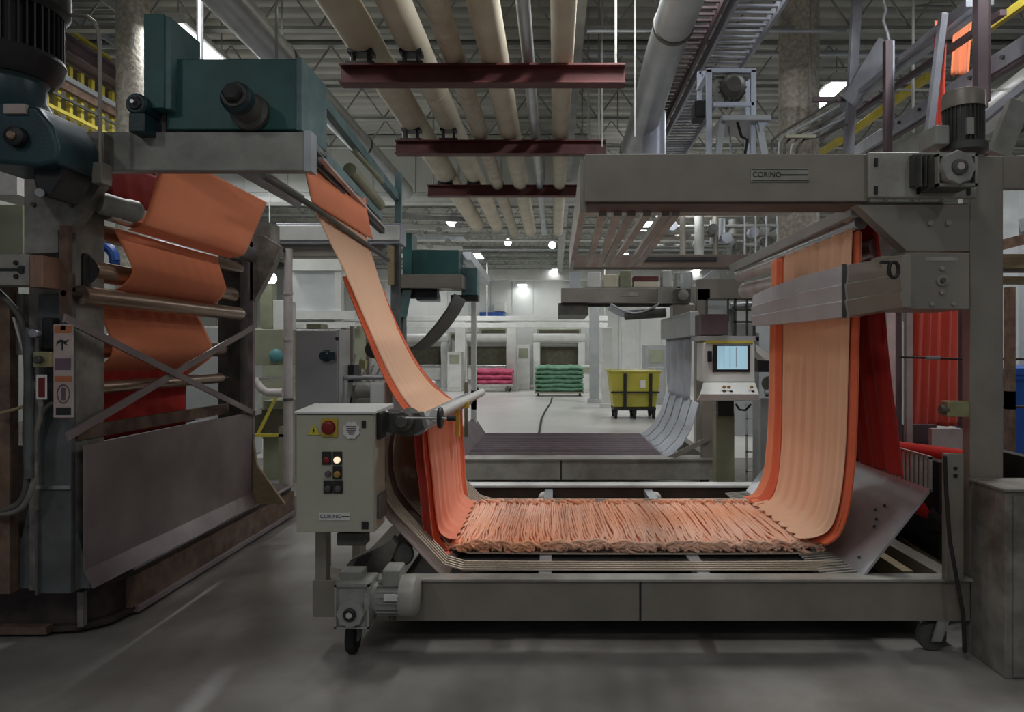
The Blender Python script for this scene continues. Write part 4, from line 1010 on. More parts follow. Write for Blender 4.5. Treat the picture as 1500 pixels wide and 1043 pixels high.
# rails and braces
link('lower_rail', MB().bar((-2.545, 3.62, 1.115), (-2.545, 5.3, 1.11), .03, .075), 'rust', L)
link('brace', MB().bar((-2.48, 3.45, 1.72), (-2.46, 5.6, 1.04), .012, .042), 'splash', L)
link('brace', MB().bar((-2.475, 5.6, 1.75), (-2.49, 3.48, 1.115), .012, .045), 'splash', L)
# splash sheet
b = MB()
rows = []
for j in range(9):
    v = j/8
    rows.append([(-2.485+.05*max(0, v-.9)/.1+(.002*math.sin(k*.8)*math.sin(v*3)), 3.6+2.0*k/24, 1.055+(.30-1.055)*v+(.0)) for k in range(25)])
b.grid(rows)
link('splash_sheet', b, 'splash', L, solid=.005, smooth=1)
link('sheet_clip', MB().bx(-2.50, -2.44, 5.56, 5.68, 1.03, 1.07), 'steel', L)
link('inner_roll', MB().cyl((-2.75, 3.66, .95), (-2.75, 5.5, .95), .07, 16).cyl((-2.8, 3.66, .6), (-2.8, 5.5, .6), .08, 16), 'dark_rust', L)
link('inner_tank', MB().bx(-4.2, -2.95, 4.0, 5.6, .28, 1.0), 'dark_rust', L)
# clamp block at far left
A = P(-40, 372, 3.4); B = P(43, 418, 3.4)
link('clamp_block', MB().bx(A.x, B.x, 3.4, 3.52, B.z, A.z), 'old_steel', L, bevel=.005)
link('clamp_face', MB().fb(43, 63, 374, 421, 3.38, 3.52), 'copper', L, bevel=.003)
for px, py in ((24, 385), (24, 405)): c = P(px, py, 3.4); link('bolt', MB().cyl(c-Vector((0,.008,0)), c, .012, 6), 'black', L)
link('slot', MB().bx(A.x, P(35,0,3.4).x, 3.395, 3.4, P(0,397,3.4).z, P(0,393,3.4).z).cyl(P(32, 395, 3.395), P(32, 395, 3.401)+Vector((0,.005,0)), .022, 14), 'ink', L)
link('valve_block', MB().fb(48, 74, 515, 538, 3.45, 3.55), 'brass', L, bevel=.006)
c = P(57, 527, 3.44); link('valve_knob', MB().lathe(c-Vector((0,.02,0)), c, [(0,.012),(.3,.02),(1,.02)]), 'motor_dark', L)
c = P(54, 488, 3.46); link('gauge', MB().lathe(c-Vector((0,.03,0)), c, [(0,.02),(.2,.025),(1,.025)]), 'steel', L)
link('valve_stem', MB().fb(60, 76, 465, 512, 3.52, 3.58), 'black', L, bevel=.01)
tg = link('red_tag', MB().fb(53, 68, 549, 585, 3.47, 3.475), 'label_white', L); link('red_mark', MB().fb(56, 65, 553, 582, 3.466, 3.471), 'cloth_darkred', tg)
# hoses
for pts, r, m in (([(-5, 425), (15, 445), (32, 470), (38, 510), (40, 560), (38, 640), (40, 700), (30, 735), (0, 750)], .016, 'motor_dark'),
               ([(52, 560), (60, 600), (52, 640), (50, 700), (35, 740), (10, 752), (-20, 748)], .014, 'old_steel'),
               ([(-10, 608), (20, 600), (36, 595)], .008, 'timber'), ([(76, 590), (62, 605), (52, 640)], .010, 'old_blue'), ([(20, 465), (30, 500), (36, 520)], .007, 'white_dirty')):
    pp = [P(x, y, 3.5) for x, y in pts]; sm = []
    for i in range(len(pp)-1):
        for s in range(5):
            t_ = s/5; p0 = pp[max(i-1,0)]; p1 = pp[i]; p2 = pp[i+1]; p3 = pp[min(i+2,len(pp)-1)]
            sm.append(.5*((2*p1)+(-p0+p2)*t_+(2*p0-5*p1+4*p2-p3)*t_*t_+(-p0+3*p1-3*p2+p3)*t_**3))
    sm.append(pp[-1])
    link('hose', MB().tube(sm, r, 10), m, L)
link('cable_pipe', MB().cyl(P(43, 480, 3.48), P(43, 700, 3.48), .022, 12), 'old_blue', L)
link('side_housing', MB().fb(-60, 14, 420, 870, 3.56, 3.62), 'rust', L)
link('left_upright', MB().fb(14, 34, 430, 520, 3.6, 3.66), 'old_steel', L)
# conduit with junction box
cd = [P(84, 24, 3.45), P(110, 22, 3.45), P(128, 24, 3.45), P(138, 32, 3.45), P(144, 46, 3.45), P(146, 70, 3.45), P(147, 240, 3.45)]
link('conduit', MB().tube(cd, .010, 12), 'beam_grey', L)
link('junction_box', MB().fb(134, 149, 237, 268, 3.42, 3.5), 'beam_grey', L, bevel=.004)

# label plate strip
A = P(78, 475, 3.44); B = P(106, 612, 3.44)
lb = link('warning_plate', MB().bx(A.x, B.x, 3.44, 3.452, B.z, A.z), 'label_pinkish', L, bevel=.003); lab(lb, 'tall pinkish warning plate with orange bands and black symbols')
Dl = 3.44
def ol(px0, px1, py0, py1, m, name='print_block', dd=.0015):
    A = P(px0, py0, Dl); B = P(px1, py1, Dl); return link(name, MB().bx(A.x, B.x, Dl-dd, Dl, B.z, A.z), m, lb)
ol(80, 105, 477, 488, 'label_orange'); ol(81, 104, 525, 542, 'label_purple'); ol(80, 105, 551, 559, 'label_orange'); ol(82, 104, 597, 608, 'ink')
ol(89, 96, 477, 484, 'red_button')
c = P(93, 577, Dl)
bq = MB(); rows = []
for R in (1, .84): rows.append([(c.x+.033*R*math.cos(a), Dl-.001, c.z+.05*R*math.sin(a)) for a in [2*PI*i/28 for i in range(29)]])
bq.grid(rows); link('ring_mark', bq, 'label_purple', lb, solid=.001)
link('pill_mark', MB().lathe(c+Vector((0,-.003,0)), c, [(0,.010),(1,.011)]).bx(c.x-.010, c.x+.010, Dl-.002, Dl, c.z-.032, c.z+.032), 'label_purple', lb)
bq = MB(); c = P(91, 503, Dl)
bq.prism([(c.x-.03,c.z-.012),(c.x-.022,c.z+.012),(c.x-.004,c.z+.02),(c.x+.014,c.z+.012),(c.x+.036,c.z+.02),(c.x+.018,c.z+.0),(c.x+.032,c.z-.01),(c.x+.012,c.z-.004),(c.x+.004,c.z+.006),(c.x+.005,c.z-.035),(c.x-.002,c.z-.035),(c.x-.002,c.z+.006),(c.x-.016,c.z+.004)], 'y', Dl-.002, Dl)
link('hand_symbol', bq, 'ink', lb)

# big drive at upper left
G = thing('gear_drive', 'dark blue-green gearbox with a black finned motor at the top left corner', 'motor', (-2.85, 3.4, 1.9))
c0 = P(10, 88, 3.35); c1 = P(10, 12, 3.35)
b = MB().cyl(c0, c1, .20, 36)
for i in range(44):
    a = 2*PI*i/44; d = Vector((math.cos(a), math.sin(a), 0)); b.bar(c0+d*.215, c1+d*.215, .008, .04, d)
link('finned_motor', b, 'black', G)
link('fan_cover', MB().lathe(P(10, 18, 3.35), P(10, -30, 3.35), [(0,.238),(.2,.262),(.8,.262),(1,.2)]), 'black', G)
link('motor_skirt', MB().lathe(P(10, 118, 3.35), P(10, 82, 3.35), [(0,.19),(.3,.225),(.8,.245),(1,.235)]), 'black', G)
b = MB().lathe(P(12, 170, 3.35), P(12, 112, 3.35), [(0,.20),(.4,.16),(.8,.155),(1,.18)])
link('adapter_neck', b, 'teal_blue', G)
b = MB(); b.prism([q(-40,165,3.2), q(5,150,3.2), q(60,158,3.2), q(80,185,3.2), q(90,215,3.2), q(88,240,3.2), q(60,245,3.2), q(0,240,3.2), q(-40,240,3.2)], 'y', 3.18, 3.5)
link('gear_case', b, 'teal_blue', G, bevel=.02)
c = P(20, 199, 3.15); link('shaft_ring', MB().lathe(c-Vector((0,.01,0)), c+Vector((0,.05,0)), [(0,.03),(.1,.045),(1,.05)]), 'black', G)
link('shaft_end', MB().lathe(c-Vector((0,.025,0)), c+Vector((0,.04,0)), [(0,.015),(.1,.02),(1,.02)]), 'roller_bronze', G)
link('rating_plate', MB().fb(5, 37, 152, 166, 3.165, 3.19), 'label_pinkish', G)
b = MB(); b.prism([q(48,238,3.25), q(92,225,3.25), q(90,260,3.25), q(72,290,3.25), q(56,285,3.25), q(48,262,3.25)], 'y', 3.25, 3.45)
link('torque_arm', b, 'black', G, bevel=.012)
link('bolt', MB().cyl(P(58, 282, 3.22), P(58, 282, 3.3), .02, 8), 'steel', G)

# teal motor box on the top beam
T = thing('teal_box', 'big teal box with a black knob on the left top beam', 'housing', (-1.7, 3.7, 2.7))
A = P(243, 86, 3.62); B = P(443, 190, 3.62)
link('case', MB().bx(A.x, B.x-.03, 3.62, 4.0, B.z, A.z), 'teal', T, bevel=.008)
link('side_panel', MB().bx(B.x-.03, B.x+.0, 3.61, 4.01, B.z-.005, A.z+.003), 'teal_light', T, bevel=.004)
c0 = P(368, 166, 3.62); c1 = P(342, 138, 3.42)
link('knob_body', MB().lathe(c0, c1, [(0,.10),(.15,.10),(.2,.075),(.7,.078),(.72,.062),(1,.062)]), 'motor_dark', T)
link('knob_collar', MB().lathe(c0+(c1-c0)*.62, c0+(c1-c0)*.95, [(0,.07),(.2,.082),(.8,.08),(1,.065)]), 'teal_blue', T)
link('knob_cap', MB().lathe(c1-(c1-c0)*.1, c1+(c1-c0)*.18, [(0,.05),(.8,.05),(1,.04)], 6), 'black', T)
t = thing('teal_tower', 'tall narrow teal box left of the big teal box', 'housing', (-2.2, 3.6, 2.7))
A = P(210, 20, 3.55); B = P(240, 158, 3.55)
link('case', MB().bx(A.x, B.x, 3.55, 3.85, B.z, A.z), 'teal', t, bevel=.005)
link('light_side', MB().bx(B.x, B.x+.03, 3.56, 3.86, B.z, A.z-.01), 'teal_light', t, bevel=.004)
link('spindle', MB().cyl(P(222, 190, 3.65), P(222, 156, 3.65), .02, 14), 'steel', t)
link('stand', MB().fb(230, 243, 155, 193, 3.65, 3.8), 'splash', t)
t = thing('small_motor', 'small dark teal motor left of the tall teal box', 'motor', (-2.2, 3.6, 2.7))
c = P(198, 151, 3.5)
link('barrel', MB().lathe(c, c+Vector((0,.2,0)), [(0,.045),(.05,.055),(1,.055)]), 'teal_blue', t)
link('face_ring', MB().lathe(c-Vector((0,.012,0)), c, [(0,.03),(1,.036)]), 'black', t); link('shaft_end', MB().cyl(c-Vector((0,.03,0)), c, .01, 10), 'steel', t)
link('foot', MB().fb(188, 212, 165, 193, 3.5, 3.66), 'teal_blue', t, bevel=.006)

# orange cloth on the left rollers
W = thing('cloth_web', 'bright orange cloth zigzagging over the left rollers', 'fabric', (-2.5, 4.6, 1))
zig = [(-2.26, 2.72), (-2.29, 2.60), (-2.33, 2.46), (-2.375, 2.31), (-2.41, 2.275), (-2.50, 2.26), (-2.535, 2.235)]
link('upper_panel', sheet(zig[:5]+[(-2.47, 2.255)], 3.95, 5.25, 30, .0015, 0, lambda v: (3.95+.0*v, 5.36-.2*v), 6), 'cloth_orange', W, solid=.003)
link('middle_panel', sheet([(-2.50, 2.25), (-2.49, 2.18), (-2.465, 2.08), (-2.46, 2.02), (-2.50, 1.955), (-2.57, 1.90), (-2.66, 1.86)], 3.93, 5.15, 30, .0015, 1, lambda v: (3.86+.12*math.sin(PI*v*.8), 5.05+.1*v), 6), 'cloth_orange', W, solid=.003)
link('lower_panel', sheet([(-2.66, 1.84), (-2.62, 1.76), (-2.57, 1.64), (-2.55, 1.56), (-2.58, 1.50), (-2.68, 1.43), (-2.78, 1.36)], 3.95, 5.1, 30, .002, 2, lambda v: (3.93, 5.05+.08*v), 6), 'cloth_orange', W, solid=.003)
lab(link('red_tail', sheet([(-2.68, 1.44), (-2.70, 1.3), (-2.70, 1.15), (-2.70, 1.02)], 3.75, 5.0, 30, .004, 2, None, 6), 'cloth_red', W, solid=.003), 'darker red lowest stretch of cloth')
lab(link('red_return', sheet([(-2.62, 2.70), (-2.58, 2.5), (-2.56, 2.32)], 3.95, 5.1, 30, .002, 2, None, 6), 'cloth_darkred', W, solid=.003), 'dark red cloth behind the top roller')

# rails above the diagonal strip
R_ = thing('overhead_rail', 'faded teal rails running back above the diagonal orange strip', 'rail', (-1.4, 4.8, 2.6))
link('upper_rail', MB().bar(P(440, 108, 3.75), P(580, 288, 6.0), .05, .07), 'teal_light', R_, bevel=.004)
link('lower_rail', MB().bar(P(450, 205, 3.75), P(556, 318, 5.6), .05, .06), 'teal_light', R_, bevel=.004)
link('bolted_rail', MB().bar(P(452, 232, 3.8), P(560, 338, 5.7), .04, .05), 'dark_rust', R_)
link('bright_edge', MB().bar(P(470, 232, 3.85), P(562, 334, 5.7), .03, .015), 'white_dirty', R_)
for k in range(9):
    s = (k+1)/10; c = P(458, 226, 3.8)*(1-s)+P(560, 332, 5.7)*s
    link('rail_bolt', MB().cyl(c+Vector((0,0,-.01)), c+Vector((0,0,.07)), .014, 8), 'black', R_)
link('air_cylinder', MB().cyl(P(512, 248, 4.6), P(556, 300, 5.5), .045, 16).cyl(P(520, 222, 4.7), P(560, 266, 5.5), .02, 12), 'olive', R_)
link('end_post', MB().fb(578, 587, 252, 325, 6.0, 6.06), 'teal_light', R_)
link('guide_rod', MB().tube([(-1.30, 3.04, 2.335), (-1.30, 3.6, 2.33), (-1.30, 4.4, 2.30), (-1.29, 5.3, 2.26)], .016, 14), 'motor_dark', R_)
link('side_sheet', MB().hexa([P(348,255,3.7),P(392,255,3.7),P(446,290,4.8),P(438,306,4.8),P(348,252,3.7),P(392,252,3.7),P(446,287,4.8),P(438,303,4.8)]), 'bluegrey', R_)

# machines further back on the left
t = thing('rear_gantry', 'grey white beam frame behind the diagonal orange strip', 'frame', (-2.6, 8, 0))
link('white_beam', MB().fb(404, 587, 327, 357, 8.0, 8.3), 'bluegrey', t, bevel=.01)
link('white_cover', MB().fb(405, 585, 330, 352, 7.97, 8.0), 'white_paint', t, bevel=.01)
link('grey_beam', MB().fb(345, 560, 358, 376, 8.1, 8.3), 'beam_grey', t, bevel=.01)
link('yellow_upright', MB().fb(568, 576, 360, 417, 8.0, 8.06), 'timber', t)
link('leg', MB().bx(-3.75, -3.65, 8.1, 8.2, 0, 2.7), 'old_steel', t); link('leg', MB().bx(-1.95, -1.85, 8.1, 8.2, 0, 2.8), 'old_blue', t)
t = thing('pipe_post', 'tall white pipe post with dark bands at the end of the left frame', 'post', (-2.55, 6.6, 0))
a = P(422, 365, 6.6)
link('pipe', MB().cyl((a.x, 6.6, .05), (a.x, 6.6, a.z), .042, 18), 'white_dirty', t)
for py in (585, 497, 430): c = P(422, py, 6.6); link('band', MB().cyl((c.x, 6.6, c.z-.012), (c.x, 6.6, c.z+.012), .047, 18), 'motor_dark' if py == 585 else 'white_dirty', t)
link('foot', MB().bx(a.x-.09, a.x+.07, 6.52, 6.7, 0, .16), 'old_steel', t, bevel=.01)
for px, py in ((413, 365), (410, 388)): c = P(px, py, 6.55); link('bracket', MB().bx(c.x-.04, c.x+.03, 6.52, 6.6, c.z-.02, c.z+.02), 'black', t)
t = thing('rear_teal_box', 'smaller teal box on a grey beam further back', 'housing', (-1.6, 8.9, 2.57))
link('case', MB().fb(597, 672, 366, 402, 8.9, 9.3), 'teal', t, bevel=.008); link('tower', MB().fb(590, 603, 341, 402, 8.85, 9.2), 'teal', t, bevel=.004)
t = thing('rear_washing_frame', 'grey beam and blue brackets carrying the smaller teal box', 'machine', (-1.7, 9, 0))
link('beam', MB().fb(577, 677, 402, 422, 8.85, 9.3), 'beam_grey', t, bevel=.006)
link('bracket', MB().fb(676, 699, 392, 434, 9.2, 9.5), 'teal_light', t, bevel=.01)
link('bracket', MB().hexa([P(590,425,8.9),P(603,425,8.9),P(603,425,9.2),P(590,425,9.2),P(578,465,8.9),P(596,465,8.9),P(596,465,9.2),P(578,465,9.2)]), 'teal_light', t)
link('dark_head', MB().fb(575, 640, 424, 436, 9.0, 9.2).fb(660, 700, 432, 441, 9.2, 9.4), 'black', t)
link('blue_shelf', MB().fb(610, 640, 430, 440, 9.1, 9.4), 'bluegrey', t)
link('post', MB().bx(-2.15, -2.0, 9.0, 9.2, 0, 2.5), 'old_blue', t); link('post', MB().fb(690, 697, 410, 600, 9.6, 9.7).bx(P(690,0,9.6).x, P(697,0,9.6).x, 9.6, 9.7, 0, 1), 'white_paint', t)
link('sloping_duct', MB().bar(P(684, 375, 9.3), P(712, 412, 10.5), .12, .12), 'duct', t)
b = MB(); rows = []
for (x, y) in ((662, 426), (652, 446), (640, 465), (626, 484), (612, 498), (600, 508)):
    a = P(x, y, 8.0); rows.append([(a.x+.01*math.sin(k), 7.9+1.3*k/12, a.z) for k in range(13)])
rows = [[(P(x, y, 8.0).x-(.30 if k == 0 else 0)*0, 8.0+1.0*k/12, P(x, y, 8.0).z) for k in range(13)] for (x, y) in ((666, 430), (655, 452), (640, 473), (624, 492), (610, 505), (600, 512))]
b.grid(rows)
solo('charcoal_cloth', b, 'cloth_dark', 'charcoal cloth sloping down behind the diagonal orange strip', 'fabric', solid=.01)

# green-grey machine between left frame and cabinet
t = thing('pale_green_machine', 'pale green machine with an aqua cap left of the white pipe post', 'machine', (-3.4, 8, 0))
link('head', MB().fb(372, 416, 482, 535, 8.0, 8.6), 'pale_green', t, bevel=.01)
link('base', MB().fb(372, 416, 600, 640, 8.2, 8.8), 'dark_opening', t); link('lower_case', MB().bx(-3.55, -3.2, 8.3, 8.8, 0, .95), 'pale_green', t)
c = P(404, 521, 7.95); link('aqua_cap', MB().ball(c, .08, (1,.6,1)), 'aqua', t)
link('tray_arm', MB().tube([P(372, 556, 7.8), P(383, 570, 7.8), P(392, 575, 7.8), P(414, 575, 7.8)], .045, 12), 'white_dirty', t)
link('upper_shelf', MB().fb(372, 416, 553, 558, 7.9, 8.2), 'plate_light', t)
link('yellow_bar', MB().fb(370, 418, 636, 640, 7.7, 7.75), 'yellow', t); link('yellow_brace', MB().bar(P(378, 636, 7.8), P(404, 583, 7.8), .03, .03), 'yellow', t)
link('leg', MB().bx(-3.56, -3.5, 7.7, 7.8, 0, .7).bx(-3.12, -3.06, 7.7, 7.8, 0, .7), 'olive', t)
# frosted booth behind
t = thing('booth', 'pale panelled booth behind the switch cabinet', 'booth', (-4.5, 12, 0))
link('panel', MB().fb(428, 496, 392, 480, 12, 12.1), 'glass_panel', t); link('roof', MB().fb(425, 500, 378, 396, 11.9, 14), 'white_paint', t)
link('rail', MB().fb(425, 520, 455, 468, 11.9, 12).fb(425, 520, 472, 481, 11.9, 12), 'white_paint', t)
link('lower_wall', MB().bx(P(375,0,12).x, P(540,0,12).x, 12.1, 12.2, 0, 2.0), 'pale_green', t)
link('door_post', MB().fb(490, 500, 392, 700, 11.95, 12.1), 'white_paint', t)
link('grey_post', MB().fb(381, 399, 415, 480, 12, 12.2), 'olive', t)
for i, (x0, x1, y0, y1, D, m, l) in enumerate(((400, 416, 440, 482, 11, 'white_paint', 'white box behind the white pipe post'), (448, 470, 473, 481, 7, 'olive', 'small olive box on top of the switch cabinet'), (228, 262, 40, 84, 9, 'white_dirty', 'pale duct end behind the big teal box'))):
    a = MB().fb(x0, x1, y0, y1, D, D+.5)
    if i == 1: a = MB().fb(448, 470, 474, 481.5, 4.85, 5.0)
    t = solo('junction_box', a, m, l, 'box', bevel=.005)

# mezzanine at upper left
Z = thing('mezzanine', 'mezzanine edge with purple beam and yellow bars at the upper left', 'platform', (-5.9, 8, 0))
link('edge_beam', MB().ibeam((-5.87, 5.2, 5.21), (-5.87, 10.4, 5.21), .2, .22, .02), 'primer', Z)
link('deck', MB().bx(-6.3, -5.97, 5.2, 10.4, 5.06, 5.10), 'brown_steel', Z)
link('middle_beam', MB().bar((-5.9, 5.2, 4.84), (-5.9, 10.4, 4.84), .08, .06), 'duct', Z); link('tan_beam', MB().bar((-5.93, 5.2, 4.76), (-5.93, 10.4, 4.76), .06, .10), 'rust', Z)
link('lower_rail', MB().bar((-5.9, 5.2, 4.42), (-5.9, 10.4, 4.42), .04, .04), 'yellow', Z); link('thin_rail', MB().bar((-5.9, 5.2, 4.6), (-5.9, 10.4, 4.6), .03, .03), 'motor_dark', Z)
link('hand_rail', MB().tube([(-5.9, 5.2, 5.45), (-5.9, 8.8, 5.45), (-5.9, 9.0, 5.43), (-5.9, 9.05, 5.38), (-5.9, 9.05, 5.3)], .03, 10), 'yellow', Z)
y = 6.8
for k in range(18):
    link('yellow_bar', MB().bx(-6.02, -5.97, y, y+.055, 3.6, 5.06), 'yellow', Z); y += .2
link('lower_wall', MB().bx(-6.4, -6.3, 5.2, 12, 0, 5.0), 'wall_grey', Z)
link('column', MB().bx(-6.05, -5.9, 6.6, 6.75, 0, 4.8).bx(-6.05, -5.9, 10.2, 10.35, 0, 4.8), 'primer', Z)
link('cream_box', MB().fb(-30, 25, 240, 285, 5.5, 5.9), 'label_white', Z); link('pale_panel', MB().fb(-30, 33, 300, 372, 6.0, 6.1), 'pale_green', Z)
bl = solo('blue_reel', MB().tube([(P(145,382,5.6).x+.13*math.cos(a), 5.6, P(145,382,5.6).z+.13*math.sin(a)) for a in [2*PI*i/24 for i in range(25)]], .04, 10), 'blue_plastic', 'blue hose reel behind the left rollers', 'reel')
t = solo('pale_machine', MB().fb(180, 340, 330, 420, 9.5, 10.5).bx(P(180,0,9.5).x, P(340,0,9.5).x, 9.5, 10.5, 0, 1.9), 'panel_grey', 'pale machine body glimpsed behind the left orange cloth', 'machine', bevel=.02)

# ------------------------------------------------------------------ motor stand above the top beam
D = 4.6
t = thing('motor_stand', 'pale blue frame stand with a motor above the grey top beam', 'stand', (1.15, D, 2.55))
b = MB()
for (x0, x1, y0, y1) in ((1035, 1043, 102, 235), (1100, 1108, 102, 235), (1035, 1108, 100, 106), (1045, 1105, 149, 155)): b.fb(x0, x1, y0, y1, D, D+.03)
link('front_frame', b, 'pale_blue', t, bevel=.003)
b = MB()
for (x0, x1, y0, y1) in ((1022, 1028, 104, 150), (1092, 1098, 110, 235)): b.fb(x0, x1, y0, y1, D+.3, D+.33)
b.fb(1024, 1098, 104, 109, D+.3, D+.33); b.bx(P(1035,0,D).x, P(1043,0,D).x, D, D+.33, P(0,106,D).z, P(0,101,D).z)
link('rear_frame', b, 'pale_blue', t, bevel=.003)
link('shelf', MB().fb(1058, 1130, 168, 176, D-.05, D+.3), 'duct', t, bevel=.003)
link('bracket', MB().prism([(P(1108,0,D).x, P(0,176,D).z), (P(1128,0,D).x, P(0,176,D).z), (P(1112,0,D).x, P(0,195,D).z)], 'y', D-.03, D), 'pale_blue', t)
c = P(1070, 131, D+.08); b = MB().lathe(c-Vector((.0,.1,0)), c+Vector((0,.16,0)), [(0,.05),(.1,.085),(.9,.085),(1,.06)])
for i in range(16): a = 2*PI*i/16; d = Vector((math.cos(a),0,math.sin(a))); b.bar(c-Vector((0,.05,0))+d*.09, c+Vector((0,.12,0))+d*.09, .004, .02, d)
link('motor', b, 'motor_dark', t); link('motor_mount', MB().fb(1042, 1100, 106, 112, D+.02, D+.1).fb(1048, 1060, 110, 150, D+.04, D+.1), 'motor_grey', t)
link('counterweight', MB().fb(1018, 1035, 145, 172, D+.05, D+.2), 'black', t, bevel=.015)
link('leg', MB().bar(P(1058, 176, D), P(1050, 238, D), .04, .03), 'duct', t); link('leg', MB().bar(P(1110, 176, D), P(1122, 238, D), .045, .03), 'duct', t)
link('cable', MB().tube([P(1080, 178, D), P(1086, 200, D), P(1095, 205, D), P(1090, 235, D)], .01, 8), 'rubber', t)
link('cable', MB().tube([P(1066, 178, D+.1), P(1070, 210, D+.1), P(1072, 236, D+.1)], .008, 8), 'duct', t)

# ------------------------------------------------------------------ upper right steelwork
K = thing('upper_steelwork', 'blue-grey steel beams slanting across the upper right', 'steelwork', (3, 6, 2.6))
def beam(name, a, c, w, h, m): link(name, MB().bar(a, c, w, h), m, K, bevel=.003)
beam('long_channel', P(1255, 222, 8.0), P(1560, 32, 4.2), .06, .13, 'bluegrey')
beam('long_channel_edge', P(1262, 231, 8.0), P(1560, 50, 4.2), .05, .03, 'primer')
for k in range(5):
    s = .35+k*.12; c = P(1255, 222, 8.0)*(1-s)+P(1560, 32, 4.2)*s; link('bolt', MB().cyl(c+Vector((-.05,-.02,0)), c+Vector((0,0,0)), .016, 8), 'black', K)
beam('upper_channel', P(1180, 205, 8.6), P(1450, 0, 4.8), .06, .07, 'duct')
beam('upper_channel', P(1190, 192, 8.4), P(1420, 5, 4.9), .05, .05, 'bluegrey')
beam('upper_channel', P(1185, 214, 8.8), P(1470, 18, 5.0), .05, .045, 'primer')
beam('slant_beam', P(1256, -20, 6.8), P(1243, 225, 7.2), .09, .06, 'bluegrey')
beam('slant_plate', P(1245, 150, 7.0), P(1300, 62, 6.6), .05, .22, 'bluegrey')
beam('upright', P(1300, 60, 6.0), P(1300, 228, 6.0), .06, .06, 'primer'); beam('upright', P(1308, 60, 6.0), P(1308, 190, 6.0), .02, .03, 'bluegrey')
beam('upright', P(1436, -10, 4.6), P(1436, 160, 4.6), .07, .06, 'primer'); beam('upright', P(1445, -10, 4.62), P(1445, 150, 4.62), .03, .05, 'dark_rust')
beam('upright', P(1382, 20, 5.0), P(1357, 226, 5.2), .05, .05, 'bluegrey')
beam('cross_rail', P(1190, 146, 7.2), P(1305, 146, 7.0), .05, .05, 'primer')
beam('yellow_beam', P(1250, 192, 9), P(1360, 112, 7.6), .06, .09, 'yellow'); beam('yellow_beam', P(1418, 62, 6), P(1520, -10, 5.2), .05, .07, 'yellow')
beam('yellow_beam', P(1195, 228, 9.2), P(1232, 205, 8.6), .06, .08, 'yellow')
beam('tilted_plate', P(1462, 228, 3.9), P(1492, 150, 3.9), .05, .12, 'motor_grey')
link('wavy_hose', MB().tube([P(1294, 0, 6.4), P(1298, 15, 6.4), P(1294, 30, 6.4), P(1300, 48, 6.4), P(1303, 62, 6.4)], .015, 8), 'duct', K)
beam('brace', P(1376, 226, 4.6), P(1520, 110, 4.2), .05, .05, 'bluegrey'); beam('brace', P(1440, 226, 4.4), P(1530, 165, 4.1), .04, .04, 'primer')
link('thin_pipe', MB().cyl(P(1338, -5, 6.6), P(1338, 195, 6.6), .014, 8).cyl(P(1270, 132, 7.4), P(1520, 132, 6.6), .012, 8).cyl(P(1205, 100, 9), P(1400, 100, 8.4), .02, 8).cyl(P(1205, 10, 9), P(1400, 10, 8.4), .02, 8), 'joist', K)
t = thing('wall_pipework', 'bundle of thin conduits curving over the top beam', 'pipework', (2.4, 7.4, 2.6))
for k in range(5):
    pts = [P(1130+k*9, 236, 6.8), P(1132+k*9, 205+k*3, 6.8), P(1142+k*9, 196+k*2, 6.8), P(1175+k*6, 176+k*6, 6.9), P(1225+k*4, 146+k*9, 7.0)]
    link('conduit', MB().tube(pts, .013, 8), 'duct' if k % 2 else 'motor_dark', t)
link('clamp_bar', MB().bar(P(1150, 200, 6.75), P(1195, 200, 6.75), .03, .03), 'olive', t)
# hanging orange strips high right
for k, (x0, x1, y0, y1, D, m, l) in enumerate(((1370, 1388, 30, 205, 5.4, 'cloth_coral', 'narrow orange cloth strip hanging behind the slanting beams'), (1398, 1425, 20, 110, 5.8, 'cloth_orange', 'wider orange cloth strip at the upper right'), (1362, 1380, 150, 222, 5.5, 'cloth_coral', 'short orange cloth piece left of the upright motor'))):
    rows = []
    A = P(x0, y0, D); B = P(x1, y1, D)
    for j in range(12):
        v = j/11; rows.append([(A.x-.03*v+(B.x-A.x)*i/14, D+.02*math.sin(i*1.1), A.z+(B.z-A.z)*v) for i in range(15)])
    solo('hanging_strip', MB().grid(rows), m, l, 'fabric', 'orange strips high at the right', solid=.004)
duct('hanging_duct', [P(1440, 175, 7.6), P(1530, 110, 6.2)], .17, 'white duct at the right edge above the motor', m='white_paint')

# right window gap: blue bin etc.
t = thing('storage_rack', 'rusty rack seen through the gap at the right edge', 'rack', (5, 7, 0))
link('post', MB().fb(1479, 1488, 420, 600, 6.0, 6.08).bx(P(1479,0,6).x, P(1488,0,6).x, 6.0, 6.08, 0, 1.2), 'rust', t); link('shelf', MB().fb(1455, 1600, 372, 392, 6.0, 6.4).fb(1455, 1600, 405, 414, 6.1, 6.3), 'timber', t)
link('rust_beam', MB().bar(P(1455, 362, 5.9), P(1560, 335, 5.9), .05, .09), 'rust', t); link('rod', MB().cyl(P(1455, 526, 6.1), P(1560, 526, 6.1), .012, 8).cyl(P(1455, 596, 6.1), P(1560, 596, 6.1), .012, 8), 'dark_rust', t)
link('post', MB().bx(4.6, 4.7, 6.2, 6.3, 0, 2.4), 'rust', t)
t = thing('blue_bin', 'large blue plastic bin at the right edge', 'bin', (6.2, 8.6, 0))
link('body', MB().hexa([(5.7,8.5,0),(7.3,8.5,0),(7.3,9.6,0),(5.7,9.6,0),(5.55,8.4,1.25),(7.45,8.4,1.25),(7.45,9.7,1.25),(5.55,9.7,1.25)]), 'blue_plastic', t, bevel=.03)
link('lid', MB().bx(5.5, 7.5, 8.35, 9.75, 1.25, 1.36), 'blue_plastic', t, bevel=.03)
link('rim', MB().bx(5.53, 7.47, 8.37, 9.73, 1.21, 1.25), 'blue_plastic', t)
